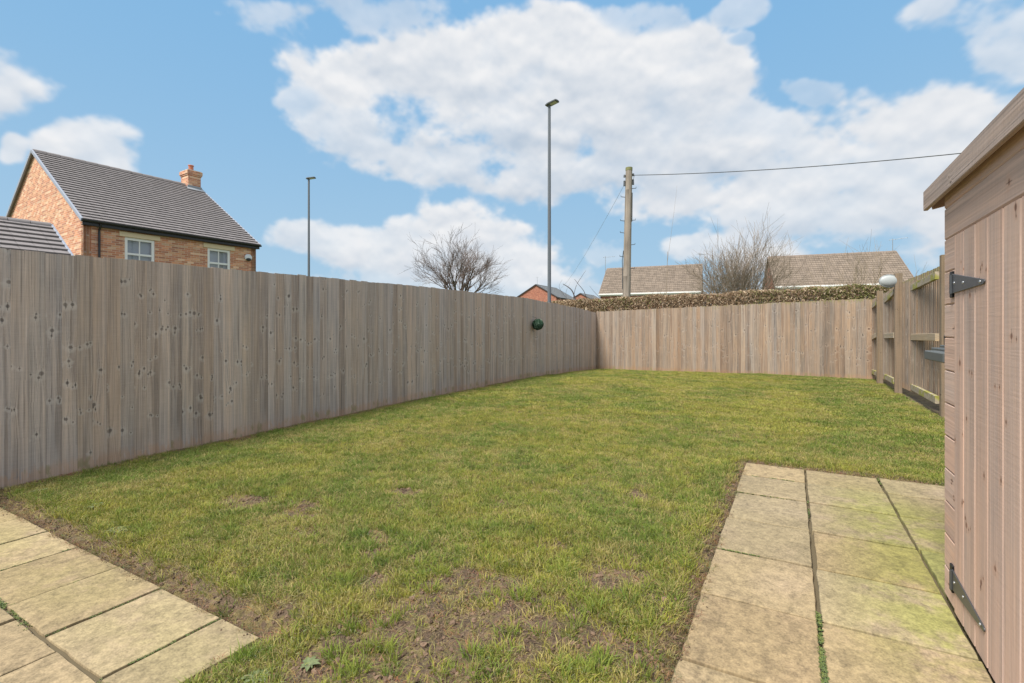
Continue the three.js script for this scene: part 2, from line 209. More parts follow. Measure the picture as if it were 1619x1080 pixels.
// grass: blades in tufts, stuff nobody could count
{
  const r = rng(1234);
  function tuft(nb, rad, h, w, splay, seed, lying = 0) {
    const q = rng(seed), p = [], idx = [];
    for (let i = 0; i < nb; i++) {
      const a = q() * 6.283, d = Math.sqrt(q()) * rad, bx = Math.cos(a) * d, bz = Math.sin(a) * d, lean = (0.25 + 0.95 * q()) * splay, la = a + (q() - 0.5) * 2.4, L = h * (0.5 + 0.65 * q()), ww = w * (0.6 + 0.6 * q());
      const dx = Math.cos(la), dz = Math.sin(la), fa = q() * 6.283, sx = Math.cos(fa) * ww / 2, sz = Math.sin(fa) * ww / 2, o = p.length / 3;
      const up = lying ? 0.12 + 0.15 * q() : 1;
      const m1 = [bx + dx * L * lean * 0.30, L * 0.52 * up, bz + dz * L * lean * 0.30], m2 = [bx + dx * L * lean * 0.85, L * (1 - 0.35 * lean * 0.6) * up, bz + dz * L * lean * 0.85];
      p.push(bx - sx, -0.004, bz - sz, bx + sx, -0.004, bz + sz, m1[0] - sx * 0.8, m1[1], m1[2] - sz * 0.8, m1[0] + sx * 0.8, m1[1], m1[2] + sz * 0.8, m2[0], Math.max(0.003, m2[1]), m2[2]);
      idx.push(o, o + 1, o + 3, o, o + 3, o + 2, o + 2, o + 3, o + 4);
    }
    const g = new THREE.BufferGeometry(); g.setAttribute('position', new THREE.Float32BufferAttribute(p, 3)); g.setIndex(idx); g.computeVertexNormals(); return g;
  }
  const kinds = []; for (let k = 0; k < 4; k++) kinds.push(tuft(15, 0.026, 0.030, 0.0032, 1.25, 50 + k)); // near
  for (let k = 0; k < 3; k++) kinds.push(tuft(18, 0.045, 0.034, 0.0050, 1.2, 60 + k)); // far
  for (let k = 0; k < 3; k++) kinds.push(tuft(26, 0.022, 0.046, 0.0032, 1.1, 70 + k)); // clump
  for (let k = 0; k < 2; k++) kinds.push(tuft(14, 0.035, 0.055, 0.0024, 1.2, 80 + k, 1)); // lying straw
  const bins = kinds.map(() => ({ m: [], c: [] })), M = new THREE.Matrix4(), Q = new THREE.Quaternion(), E = new THREE.Euler();
  const add = (k, u, v, s, sy, col) => { E.set((r() - 0.5) * 0.35, r() * 6.283, (r() - 0.5) * 0.35); Q.setFromEuler(E); M.compose(P(u, v, ground(u, v)), Q, new THREE.Vector3(s, s * sy, s)); bins[k].m.push(M.clone()); bins[k].c.push(col); };
  const backU = (v) => mix(BACK_L.u, BACK_R.u, (v - BACK_L.v) / (BACK_R.v - BACK_L.v));
  const GREEN = [0.20, 0.285, 0.042], LIME = [0.42, 0.41, 0.072], DEEP = [0.10, 0.165, 0.028], STRAW = [0.55, 0.44, 0.19], RUST = [0.38, 0.25, 0.12];
  const L3 = (a, b, t) => [mix(a[0], b[0], t), mix(a[1], b[1], t), mix(a[2], b[2], t)];
  function colour(u, v) {
    // yellow-green sward in the open middle, deeper green beside the fences, patio and shed
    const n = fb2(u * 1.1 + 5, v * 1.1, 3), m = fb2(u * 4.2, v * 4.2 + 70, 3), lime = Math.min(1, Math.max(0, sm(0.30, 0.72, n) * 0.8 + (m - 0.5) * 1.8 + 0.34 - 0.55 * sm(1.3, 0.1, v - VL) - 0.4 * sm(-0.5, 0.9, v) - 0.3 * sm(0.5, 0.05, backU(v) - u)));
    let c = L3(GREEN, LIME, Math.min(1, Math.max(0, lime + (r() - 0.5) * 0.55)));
    if (r() < 0.22) c = L3(c, DEEP, 0.75);
    const dry = 0.17 + 0.35 * sm(0.52, 0.75, fb2(u * 2.6 + 90, v * 2.6, 3));
    if (r() < dry) c = L3(c, STRAW, 0.4 + 0.6 * r()); else if (r() < 0.05) c = L3(c, RUST, 0.7);
    const b = 0.8 + 0.4 * r(); return [c[0] * b, c[1] * b, c[2] * b];
  }
  for (let u = 0.25; u < 14.2;) {
    const cell = u < 3 ? 0.021 : u < 5.5 ? 0.024 : u < 8.5 ? 0.030 : 0.037;
    for (let v = VL + 0.03; v < 1.62; v += cell) {
      const uu = u + (r() - 0.5) * cell * 1.4, vv = v + (r() - 0.5) * cell * 1.4;
      if (uu > backU(vv) - 0.04 || rectD(PLF, uu, vv) < 0.025 || rectD(PR, uu, vv) < 0.02) continue;
      const b = bare(uu, vv);
      if (r() < b * 0.965) { if (r() < 0.28 + 0.45 * edgeBare(uu, vv)) add(10 + (r() * 2 | 0), uu, vv, 0.6 + 0.7 * r(), 1, L3(STRAW, RUST, 0.3 + 0.7 * r()).map((x) => x * (0.6 + 0.5 * r()))); continue; }
      const far = uu > 6, tall = 0.75 + 0.55 * n2(uu * 3.3 + 8, vv * 3.3) + (uu < 2.6 ? 0.12 : 0);
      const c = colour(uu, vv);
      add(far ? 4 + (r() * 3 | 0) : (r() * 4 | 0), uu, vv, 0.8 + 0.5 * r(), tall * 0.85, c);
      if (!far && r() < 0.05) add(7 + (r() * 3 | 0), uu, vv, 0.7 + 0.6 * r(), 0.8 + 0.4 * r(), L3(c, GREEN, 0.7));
      if (r() < 0.2) add(10 + (r() * 2 | 0), uu, vv, 0.8 + 0.6 * r(), 2.2, L3(STRAW, LIME, 0.4 * r()));
    }
    u += cell;
  }
  // dry roots and straw trailing over the slab edges
  for (let i = 0; i < 5200; i++) {
    const left = r() < 0.5, q = left ? PLF : PR, y0 = left ? PL_Y : PR_Y; let u, v; const k = (r() * r()) * 0.055 - 0.03;
    if (left) { if (r() < 0.78) { u = q.u1 - k; v = mix(q.v0, q.v1, r()); } else { v = q.v1 - k; u = mix(0.2, q.u1, r()); } } else if (r() < 0.6) { v = q.v0 + k; u = mix(0.6, q.u1, r()); } else { u = q.u1 - k; v = mix(q.v0, q.v1, r()); }
    if (n2(u * 11, v * 11 + 6) < 0.42) continue;
    E.set((r() - 0.5) * 0.2, r() * 6.283, (r() - 0.5) * 0.2); Q.setFromEuler(E); const inside = rectD(q, u, v) < 0; const s = 0.3 + 0.5 * r(); M.compose(P(u, v, inside ? y0 + 0.002 : ground(u, v)), Q, new THREE.Vector3(s, s * (0.5 + r()), s)); const kk = 10 + (r() * 2 | 0); bins[kk].m.push(M.clone()); bins[kk].c.push(L3(STRAW, RUST, 0.4 + 0.6 * r()).map((x) => x * (0.35 + 0.5 * r())));
  }
  // orange-brown litter along the foot of the left fence
  for (let i = 0; i < 4200; i++) { const u = 0.6 + 13.4 * r(), v = VL + 0.015 + 0.13 * r() * r() + 0.05 * n2(u * 3, 2); if (rectD(PLF, u, v) < 0.02 || n2(u * 2.3, 8) < 0.25) continue; add(10 + (r() * 2 | 0), u, v, 0.5 + 0.7 * r(), 1, [0.52, 0.33, 0.18].map((x) => x * (0.5 + 0.8 * r()))); }
  // sprouting clumps in the worn earth
  for (let i = 0; i < 900; i++) { const u = 0.9 + r() * 2.4, v = -3.6 + r() * 3.4; if (rectD(PLF, u, v) < 0.05 || rectD(PR, u, v) < 0.05 || bareRaw(u, v) < 0.3 || n2(u * 7, v * 7) < 0.55) continue; for (let k = 0; k < 3; k++) add(7 + (r() * 3 | 0), u + (r() - 0.5) * 0.06, v + (r() - 0.5) * 0.06, 0.7 + 0.7 * r(), 0.9, L3(GREEN, LIME, r() * 0.6)); }
  const mat = new THREE.MeshPhysicalMaterial({ color: 0xffffff, roughness: 0.75, side: THREE.DoubleSide, transmission: 0.45, thickness: 0, specularIntensity: 0.5 });
  const grp = new THREE.Group(); grp.name = 'lawn_grass'; grp.userData = { kind: 'stuff', label: 'short patchy green and straw coloured lawn grass', category: 'grass' }; scene.add(grp);
  kinds.forEach((g, k) => { const b = bins[k]; if (!b.m.length) return; const im = new THREE.InstancedMesh(g, mat, b.m.length); im.name = 'grass_tufts'; im.userData.kind = 'stuff'; const c = new THREE.Color(); b.m.forEach((m, i) => { im.setMatrixAt(i, m); im.setColorAt(i, c.setRGB(...b.c[i])); }); im.castShadow = im.receiveShadow = true; grp.add(im); });
  console.log('tufts', bins.reduce((a, b) => a + b.m.length, 0));
  // crumbs of earth on the worn ground
  const ico = new THREE.IcosahedronGeometry(0.011, 1); { const p = ico.attributes.position; for (let i = 0; i < p.count; i++) { const s = 0.65 + 0.7 * n3(p.getX(i) * 180 + 9, p.getY(i) * 180, p.getZ(i) * 180); p.setXYZ(i, p.getX(i) * s, p.getY(i) * s * 0.7, p.getZ(i) * s); } ico.computeVertexNormals(); }
  const mm = [], cc = []; for (let i = 0; i < 60000 && mm.length < 9000; i++) { const u = 0.5 + r() * 4.4, v = VL + 0.05 + r() * 6; const b = bare(u, v); if (rectD(PLF, u, v) < 0.01 || rectD(PR, u, v) < 0.01 || r() > b * b * 0.8) continue; E.set(r() * 3, r() * 6, r() * 3); Q.setFromEuler(E); const s = 0.25 + 1.1 * r() * r(); M.compose(P(u, v, ground(u, v) + 0.001), Q, new THREE.Vector3(s, s, s)); mm.push(M.clone()); const t = 0.55 + 0.8 * r(); cc.push([0.16 * t, 0.105 * t, 0.07 * t]); }
  for (let i = 0; i < 1500; i++) { const left = r() < 0.6, q = left ? PLF : PR, k = r() * r() * r() * 0.09; let u, v; if (left) { if (r() < 0.75) { u = q.u1 - k; v = mix(q.v0, q.v1, r()); } else { v = q.v1 - k; u = mix(0.2, q.u1, r()); } } else if (r() < 0.6) { v = q.v0 + k; u = mix(0.6, q.u1, r()); } else { u = q.u1 - k; v = mix(q.v0, q.v1, r()); } if (n2(u * 9 + 3, v * 9) < 0.45) continue; E.set(r() * 3, r() * 6, r() * 3); Q.setFromEuler(E); const s = 0.08 + 0.3 * r() * r(); M.compose(P(u, v, (left ? PL_Y : PR_Y) + 0.002), Q, new THREE.Vector3(s, s, s)); mm.push(M.clone()); const t = 0.5 + 0.8 * r(); cc.push([0.16 * t, 0.105 * t, 0.07 * t]); }
  const im = new THREE.InstancedMesh(ico, std(0xffffff, 1), mm.length); im.name = 'earth_crumbs'; im.userData = { kind: 'stuff', label: 'crumbs of brown earth on the worn lawn', category: 'soil' }; const c = new THREE.Color(); mm.forEach((m, i) => { im.setMatrixAt(i, m); im.setColorAt(i, c.setRGB(...cc[i])); }); im.castShadow = im.receiveShadow = true; scene.add(im);
}

// ---------------------------------------------------------------- patios
const slabBump = dataTex(1024, 1024, (x, y, o) => { o[0] = o[1] = o[2] = 0.65 * fb2(x * 22, y * 9, 4) + 0.35 * fb2(x * 130, y * 130, 3); }, { srgb: false });
function patio(name, label, rect, y0, us, vs, algae, seed, mosaic) {
  const R = rng(seed), w = rect.v1 - rect.v0, d = rect.u1 - rect.u0;
  const tex = dataTex(1024, 2048, (x, y, o) => {
    const v = rect.v0 + x * w, u = rect.u0 + y * d, n = fb2(u * 3 + seed, v * 3, 4), m = fb2(u * 16, v * 16 + seed, 4), k = n2(u * 260, v * 260), k2 = n2(u * 120 + 9, v * 120);
    let t = 0.84 + 0.2 * (m - 0.5) + 0.2 * (n - 0.5) + 0.34 * (k - 0.5) + 0.26 * (k2 - 0.5) + 0.3 * (n2(u * 45, v * 45 + 3) - 0.5);
    o[0] = 0.345 * t; o[1] = 0.262 * t; o[2] = 0.158 * t;
    const pk = sm(0.5, 0.75, fb2(u * 2 + 40, v * 2 + seed, 3)); o[0] = mix(o[0], 0.39 * t, pk * 0.6); o[1] = mix(o[1], 0.295 * t, pk * 0.6); o[2] = mix(o[2], 0.20 * t, pk * 0.6);
    const g = Math.min(1, algae(u, v) * sm(0.28, 0.7, fb2(u * 7, v * 7 + 3, 4) * 0.7 + fb2(u * 40, v * 40, 3) * 0.3 + 0.12)); o[0] = mix(o[0], 0.29 * t, g); o[1] = mix(o[1], 0.275 * t, g); o[2] = mix(o[2], 0.075 * t, g);
    const dirt = sm(0.60, 0.72, fb2(u * 9 + 77, v * 26, 4)) * 0.35 + sm(0.80, 0.86, n2(u * 70 + 20, v * 70)) * 0.25; for (let q = 0; q < 3; q++) o[q] *= 1 - dirt * 0.38;
  });
  const bmp = slabBump.clone(); bmp.repeat.set(w / 1.6, d / 1.6); bmp.needsUpdate = true;
  const mat = std(0xffffff, 0.92, { map: tex, bumpMap: bmp, bumpScale: 0.0045 });
  const g = new THREE.Group(); g.name = name; g.userData = { kind: 'structure', label }; scene.add(g);
  const bed = mesh('bedding', new THREE.BoxGeometry(w - 0.02, 0.03, d - 0.02), std(rgb(0.115, 0.09, 0.052), 1), g); bed.position.copy(P((rect.u0 + rect.u1) / 2, (rect.v0 + rect.v1) / 2, y0 - 0.015 - (seed === 19 ? 0.011 : 0.024)));
  for (let i = 0; i + 1 < us.length; i++) { const cols = vs(i); for (let j = 0; j + 1 < cols.length; j++) {
    const gap = 0.009 + 0.005 * R(), a0 = us[i] + gap * (0.4 + 0.6 * R()), a1 = us[i + 1] - gap * 0.5, b0 = cols[j] + gap * (0.4 + 0.6 * R()), b1 = cols[j + 1] - gap * 0.5;
    const W = b1 - b0, D = a1 - a0, N = 10, p = [], uv = [], idx = [], th = 0.045;
    // worn top as a small grid with rounded arrises, and a skirt
    const P2 = []; for (let q = 0; q <= N; q++) { const t = q === 0 ? 0 : q === N ? 1 : q === 1 ? 0.012 : q === N - 1 ? 0.988 : (q - 1) / (N - 2); P2.push(t); }
    const wob = (s) => (n2(s * 23 + i * 7 + j * 13, seed) - 0.5) * 0.007;
    for (let y = 0; y <= N; y++) for (let x = 0; x <= N; x++) { const ed = x === 0 || y === 0 || x === N || y === N; let vx = b0 + P2[x] * W, uz = a0 + P2[y] * D; if (x === 0) vx += wob(uz) ; if (x === N) vx += wob(uz + 5); if (y === 0) uz += wob(vx + 9); if (y === N) uz += wob(vx + 3); const h = (ed ? -0.004 : 0) + (fb2(uz * 7, vx * 7 + 5, 2) - 0.5) * 0.005; p.push(vx, h, -uz); uv.push((vx - rect.v0) / w, (uz - rect.u0) / d); }
    for (let y = 0; y < N; y++) for (let x = 0; x < N; x++) { const a = y * (N + 1) + x; idx.push(a, a + 1, a + N + 2, a, a + N + 2, a + N + 1); }
    const rim = []; for (let x = 0; x < N; x++) rim.push(x); for (let y = 0; y < N; y++) rim.push(y * (N + 1) + N); for (let x = N; x > 0; x--) rim.push(N * (N + 1) + x); for (let y = N; y > 0; y--) rim.push(y * (N + 1));
    const base = p.length / 3; for (const q of rim) { p.push(p[q * 3], -th, p[q * 3 + 2]); uv.push(uv[q * 2], uv[q * 2 + 1]); }
    for (let k = 0; k < rim.length; k++) { const m = (k + 1) % rim.length; idx.push(rim[k], base + k, base + m, rim[k], base + m, rim[m]); }
    const geo = new THREE.BufferGeometry(); geo.setAttribute('position', new THREE.Float32BufferAttribute(p, 3)); geo.setAttribute('uv', new THREE.Float32BufferAttribute(uv, 2)); geo.setIndex(idx); geo.computeVertexNormals();
    const tint = mat.clone(); const tt = 0.9 + 0.18 * R(), cool = (R() - 0.5) * 0.07; tint.color.setRGB(tt + cool, tt, tt - cool);
    const s = mesh('slab', geo, tint, g); const cx = (b0 + b1) / 2, cz = -(a0 + a1) / 2; geo.translate(-cx, 0, -cz); s.position.set(cx, y0 + (R() - 0.5) * 0.006, cz); s.rotation.set((R() - 0.5) * 0.010, 0, (R() - 0.5) * 0.010);
  } }
}
const RU = [0.2, 0.85, 1.33, 1.83, 2.33, 2.84, 3.35, 3.9, 4.38, 4.80].map((x, i) => i === 0 ? 0.2 : x * SR);
const RV = [-0.36, 0.095, 0.587].map((x) => x * SR).concat(1.03);
patio('patio', 'buff riven slab path running beside the pink timber shed', PR, PR_Y, RU, () => RV, (u, v) => { const w = sm(0.05, 0.5, v) * sm(1.6, 2.4, u) * sm(4.5, 3.7, u) * 1.05 + 0.10 + 0.2 * sm(3.6, 4.4, u) * sm(0, 0.4, v); const pk = Math.exp(-((u - 4.2) ** 2) / 0.12 - ((v - 0.95) ** 2) / 0.12); return w * (1 - pk) * 0.75; }, 3);
const LV = [-4.59, -4.175, -3.766, -3.354, -2.891, -2.483, -2.018, -1.755].map((x) => x * SLEFT); LV.unshift(-4.95);
const LU = [-0.6, -0.13, 0.31, 0.745, 1.16].map((x) => x * SLEFT); LU[0] = -0.6;
patio('patio_001', 'weathered buff slab terrace beside the grey left fence', PLF, PL_Y, LU, (i) => i % 2 ? LV : LV.map((x, k) => k === 0 || k === LV.length - 1 ? x : x + 0.16), (u, v) => 0.04 + 0.4 * sm(0.35, 0.0, Math.abs(u - 1.0)) * (0.4 + 0.6 * n2(v * 2, 4)), 19);

// moss and seedlings growing in the joints
{
  const r = rng(77), pts = [];
  const line = (a, b, n, h, y0, sp = 0.008) => { for (let i = 0; i < n; i++) { const t = r(), s = n2(t * 14 + a.u * 3, a.v * 5); if (s < 0.45) continue; pts.push([mix(a.u, b.u, t) + (r() - 0.5) * sp, mix(a.v, b.v, t) + (r() - 0.5) * sp, h * 0.62 * (0.25 + 1.1 * r()), y0]); } };
  const vj = RV[1]; line({ u: 1.0, v: vj }, { u: 2.05, v: vj }, 900, 0.020, PR_Y, 0.012); line({ u: 2.05, v: vj }, { u: 2.35, v: vj }, 160, 0.024, PR_Y); line({ u: 3.4, v: vj }, { u: 3.75, v: vj }, 70, 0.015, PR_Y);
  line({ u: RU[8], v: RV[0] + 0.08 }, { u: RU[8], v: vj }, 130, 0.018, PR_Y); line({ u: RU[7], v: RV[0] }, { u: RU[7], v: vj }, 90, 0.014, PR_Y); line({ u: RU[5], v: RV[0] }, { u: RU[5], v: RV[0] + 0.2 }, 90, 0.016, PR_Y); line({ u: RU[8], v: RV[2] }, { u: RU[9], v: RV[2] }, 130, 0.018, PR_Y);
  for (let k = 2; k < LV.length - 1; k++) line({ u: LU[3], v: LV[k] }, { u: LU[4], v: LV[k] }, 130, 0.012, PL_Y); line({ u: LU[3], v: -4.6 }, { u: LU[3], v: -1.9 }, 700, 0.018, PL_Y, 0.03);
  line({ u: 1.0, v: 0.545 }, { u: 2.6, v: 0.545 }, 260, 0.014, PR_Y, 0.02);
  const g = new THREE.BufferGeometry(); { const p = [], idx = [], q = rng(5); for (let i = 0; i < 9; i++) { const a = q() * 6.28, L = 0.6 + 0.4 * q(), w = 0.13, o = p.length / 3, dx = Math.cos(a), dz = Math.sin(a); p.push(-dz * w, 0, dx * w, dz * w, 0, -dx * w, dx * L * 0.5 + dz * w, L * 0.6, dz * L * 0.5 - dx * w, dx * L * 0.5 - dz * w, L * 0.6, dz * L * 0.5 + dx * w, dx * L * 0.8, L * 0.75, dz * L * 0.8); idx.push(o, o + 1, o + 2, o, o + 2, o + 3, o + 3, o + 2, o + 4); } g.setAttribute('position', new THREE.Float32BufferAttribute(p, 3)); g.setIndex(idx); g.computeVertexNormals(); }
  const im = new THREE.InstancedMesh(g, new THREE.MeshPhysicalMaterial({ color: 0xffffff, roughness: 0.8, side: THREE.DoubleSide, transmission: 0.3, thickness: 0 }), pts.length), M = new THREE.Matrix4(), c = new THREE.Color(); im.name = 'joint_weeds'; im.userData = { kind: 'stuff', label: 'moss and small weeds sprouting in the slab joints', category: 'weeds' };
  pts.forEach(([u, v, h, y0], i) => { M.compose(P(u, v, y0 - 0.006), new THREE.Quaternion().setFromEuler(new THREE.Euler(0, r() * 6.28, 0)), new THREE.Vector3(h, h, h)); im.setMatrixAt(i, M); const t = r(); im.setColorAt(i, c.setRGB(mix(0.08, 0.18, t), mix(0.14, 0.21, t), mix(0.03, 0.04, t))); }); im.castShadow = im.receiveShadow = true; scene.add(im);
}

// ---------------------------------------------------------------- timber
// an atlas of board faces: strip k holds one board, 0.125 m wide and 2.05 m long
const NS = 32;
function woodAtlas(seed, W, H, len, pal) {
  const gk = pal.grain ?? 1, kk = pal.knotR ?? 1, kn_ = pal.knots ?? 5;
  const R = rng(seed), boards = [];
  for (let k = 0; k < NS; k++) { const kn = [], n = 2 + (R() * kn_ | 0); let l = R() * 0.3; for (let i = 0; i < n; i++) { l += 0.12 + R() * (3.4 / kn_); if (l > len) break; const m = 1 + (R() * 3.2 | 0); for (let q = 0; q < m; q++) kn.push([0.012 + R() * 0.10, l + (R() - 0.5) * 0.05, kk * (0.0035 + 0.0085 * R() * R()), 0.5 + R()]); } boards.push({ kn, ox: R() * 90, oy: R() * 90, br: R(), wm: R(), sl: R() }); }
  const lum = new Float32Array(W * H);
  const tex = dataTex(W, H, (x, y, o, i, j) => {
    const k = Math.min(NS - 1, Math.floor(x * NS)), b = boards[k], a = (x * NS - k) * 0.125, l = y * len;
    let t = a; let kd = 0, halo = 0, crack = 0;
    for (const [ka, kl, r, s] of b.kn) { const dx = a - ka, dy = (l - kl); if (Math.abs(dy) > 0.22) continue; const q = dx * dx + dy * dy * 0.045 + r * r * 0.6; t += s * r * r * 1.1 * dx / q * 0.9; const e = (dx * dx * (0.8 + 0.5 * s) + dy * dy * (1.4 - 0.5 * s)) / (r * r); kd = Math.max(kd, sm(1.5, 0.25, e) * (0.55 + 0.45 * Math.min(1, s * 0.8))); halo = Math.max(halo, sm(9, 0.8, e * (dy < 0 ? 0.55 : 1.3))); if (Math.abs(dx) < 0.0012 && Math.abs(dy) < r * 2.4) crack = Math.max(crack, 0.6); }
    const g1 = fb2(t * 190 + b.ox, l * 1.3 + b.oy, 3), g2 = n2(t * 620 + b.ox, l * 5 + b.oy), g3 = fb2(t * 48 + b.ox, l * 0.55 + b.oy, 3), saw = n2(a * 14 + b.ox, l * 210), patch = fb2(a * 16 + b.ox, l * 2.1 + b.oy, 4);
    let br = 0.86 + 0.20 * (b.br - 0.5) + gk * (0.52 * (g1 - 0.5) + 0.30 * (g2 - 0.5) + 0.42 * (g3 - 0.5) - 0.26 * sm(0.74, 0.9, n2(t * 300 + b.oy, l * 2.2 + b.ox)) + 0.2 * sm(0.8, 0.95, n2(t * 260 + b.ox + 31, l * 1.7))) + pal.saw * (saw - 0.5) + 0.42 * (patch - 0.5);
    const wm = Math.min(1, Math.max(0, pal.warm + 0.55 * (b.wm - 0.5) + 1.1 * (patch - 0.5) + 0.5 * (g3 - 0.5)));
    for (let q = 0; q < 3; q++) o[q] = mix(pal.grey[q], pal.brown[q], wm) * br;
    if (pal.stripe) { const st = sm(0.62, 0.78, fb2(t * 34 + b.oy, l * 0.9 + b.ox, 2)); for (let q = 0; q < 3; q++) o[q] = mix(o[q], pal.stripe[q] * br, st * 0.6 * gk); }
    for (let q = 0; q < 3; q++) o[q] = mix(o[q], pal.halo[q], halo * pal.haloK);
    for (let q = 0; q < 3; q++) o[q] = mix(o[q], pal.knot[q] * (0.6 + 0.8 * g2), kd * 0.85);
    if (crack) for (let q = 0; q < 3; q++) o[q] *= 1 - crack;
    if (pal.splash) { const s = sm(0.5, 0.75, fb2(a * 60 + b.ox, l * 16, 4) + 0.42 * sm(0.16, 0.0, l - 0.07 * b.sl) - 0.05); const m = s * sm(0.17, 0.06, l); for (let q = 0; q < 3; q++) o[q] = mix(o[q], pal.splash[q] * (0.8 + 0.5 * g1), m * 0.5); const al = sm(0.62, 0.78, fb2(a * 30 + b.oy, l * 12 + 7, 4) + (b.sl > 0.7 ? 0.10 : -0.1)) * sm(0.18, 0.07, l); for (let q = 0; q < 3; q++) o[q] = mix(o[q], [0.22, 0.225, 0.09][q], al * 0.5); }
    if (pal.algae) { const s = sm(0.52, 0.72, fb2(a * 50 + b.ox, l * 14, 4) + 0.3 * sm(0.12, 0.0, len - l - 0.2) - 0.08) * sm(0.45, 0.22, len - l); for (let q = 0; q < 3; q++) o[q] = mix(o[q], [0.25, 0.24, 0.09][q] * (0.7 + 0.5 * g1), s * pal.algae); }
    lum[j * W + i] = 0.5 + 0.55 * (g1 - 0.5) + 0.25 * (g2 - 0.5) - 0.35 * kd - 0.4 * crack + 0.2 * (saw - 0.5);
  });
  const bump = dataTex(W, H, (x, y, o, i, j) => { o[0] = o[1] = o[2] = lum[j * W + i]; }, { srgb: false });
  return { tex, bump, len };
}
const FENCE = woodAtlas(11, 2048, 1024, 2.05, { knots: 8, knotR: 1.75, grain: 0.9, grey: [0.61, 0.535, 0.495], brown: [0.55, 0.43, 0.345], warm: 0.5, saw: 0.07, halo: [0.62, 0.56, 0.51], haloK: 0.5, knot: [0.15, 0.12, 0.105], stripe: [0.35, 0.275, 0.225], splash: [0.50, 0.31, 0.19] });
const FENCEB = woodAtlas(23, 1024, 1024, 2.05, { knots: 7, knotR: 1.7, grey: [0.40, 0.34, 0.29], brown: [0.345, 0.245, 0.17], warm: 0.5, saw: 0.06, halo: [0.46, 0.39, 0.33], haloK: 0.4, knot: [0.11, 0.08, 0.06], stripe: [0.25, 0.17, 0.12], splash: [0.36, 0.22, 0.13], algae: 0.7 });
const SHEDW = woodAtlas(31, 2048, 1024, 2.05, { grain: 0.42, knotR: 1.1, grey: [0.70, 0.53, 0.455], brown: [0.68, 0.435, 0.31], warm: 0.4, saw: 0.03, halo: [0.60, 0.37, 0.26], haloK: 0.35, knot: [0.20, 0.085, 0.05], stripe: [0.46, 0.29, 0.22] });
const SAWN = woodAtlas(47, 1024, 512, 2.05, { grain: 0.7, grey: [0.47, 0.40, 0.32], brown: [0.38, 0.285, 0.19], warm: 0.45, saw: 0.10, halo: [0.5, 0.42, 0.32], haloK: 0.3, knot: [0.12, 0.085, 0.055], stripe: [0.33, 0.25, 0.16] });
const FB_TINTS = [[1, 1, 1], [1.08, 1.06, 1.03], [0.92, 0.89, 0.86], [1.04, 0.96, 0.88], [0.84, 0.78, 0.73], [1.0, 1.0, 1.02]];
const woodMat = (A, tints, bs = 0.0022) => tints.map((t) => std(rgb(...t), 0.93, { map: A.tex, bumpMap: A.bump, bumpScale: bs }));
// extrude a cross-section (x, z pairs, counter-clockwise seen from +y) up y by h; strip k of the atlas across x
function board(section, h, k, A, { l0 = 0, flip = false, top = 0, wid = 0.125 } = {}) {
  const g = new GB(), n = section.length, x0 = Math.min(...section.map((s) => s[0])), x1 = Math.max(...section.map((s) => s[0])), z0 = Math.min(...section.map((s) => s[1])), z1 = Math.max(...section.map((s) => s[1]));
  const U = (x, z) => { let t = Math.abs(x1 - x0) > Math.abs(z1 - z0) ? (x - x0 + (z - z0) * 0.3) : (z - z0 + (x - x0) * 0.3); t = Math.min(0.98, t / wid * 0.96 + 0.02); if (flip) t = 1 - t; return (k + t) / NS; };
  const V = (y) => Math.min(0.999, (y + l0) / A.len), hy = (x) => h + top * (x - (x0 + x1) / 2);
  for (let i = 0; i < n; i++) { const [ax, az] = section[i], [bx, bz] = section[(i + 1) % n]; g.quad([ax, 0, az], [ax, hy(ax), az], [bx, hy(bx), bz], [bx, 0, bz], [U(ax, az), V(0)], [U(ax, az), V(hy(ax))], [U(bx, bz), V(hy(bx))], [U(bx, bz), V(0)]); }
  const fan = (y, up) => { for (let i = 1; i + 1 < n; i++) { const q = [section[0], section[i], section[i + 1]].map(([x, z]) => [x, typeof y === 'function' ? y(x) : y, z]); if (up) q.reverse(); g.tri(...q, ...q.map((p) => [U(p[0], p[2]), V(p[1])])); } };
  fan(hy, false); fan(0, true); const geo = g.geo();
  return geo;
}
const rectSec = (w, d, c = 0.004) => [[-w / 2 + c, -d / 2], [-w / 2, -d / 2 + c], [-w / 2, d / 2 - c], [-w / 2 + c, d / 2], [w / 2 - c, d / 2], [w / 2, d / 2 - c], [w / 2, -d / 2 + c], [w / 2 - c, -d / 2]];
// horizontal member: a board laid along x
const laid = (w, d, L, k, A, l0 = 0) => { const g = board(rectSec(w, d), L, k, A, { l0 }); g.rotateZ(-Math.PI / 2); g.translate(-L / 2, 0, 0); return g; };

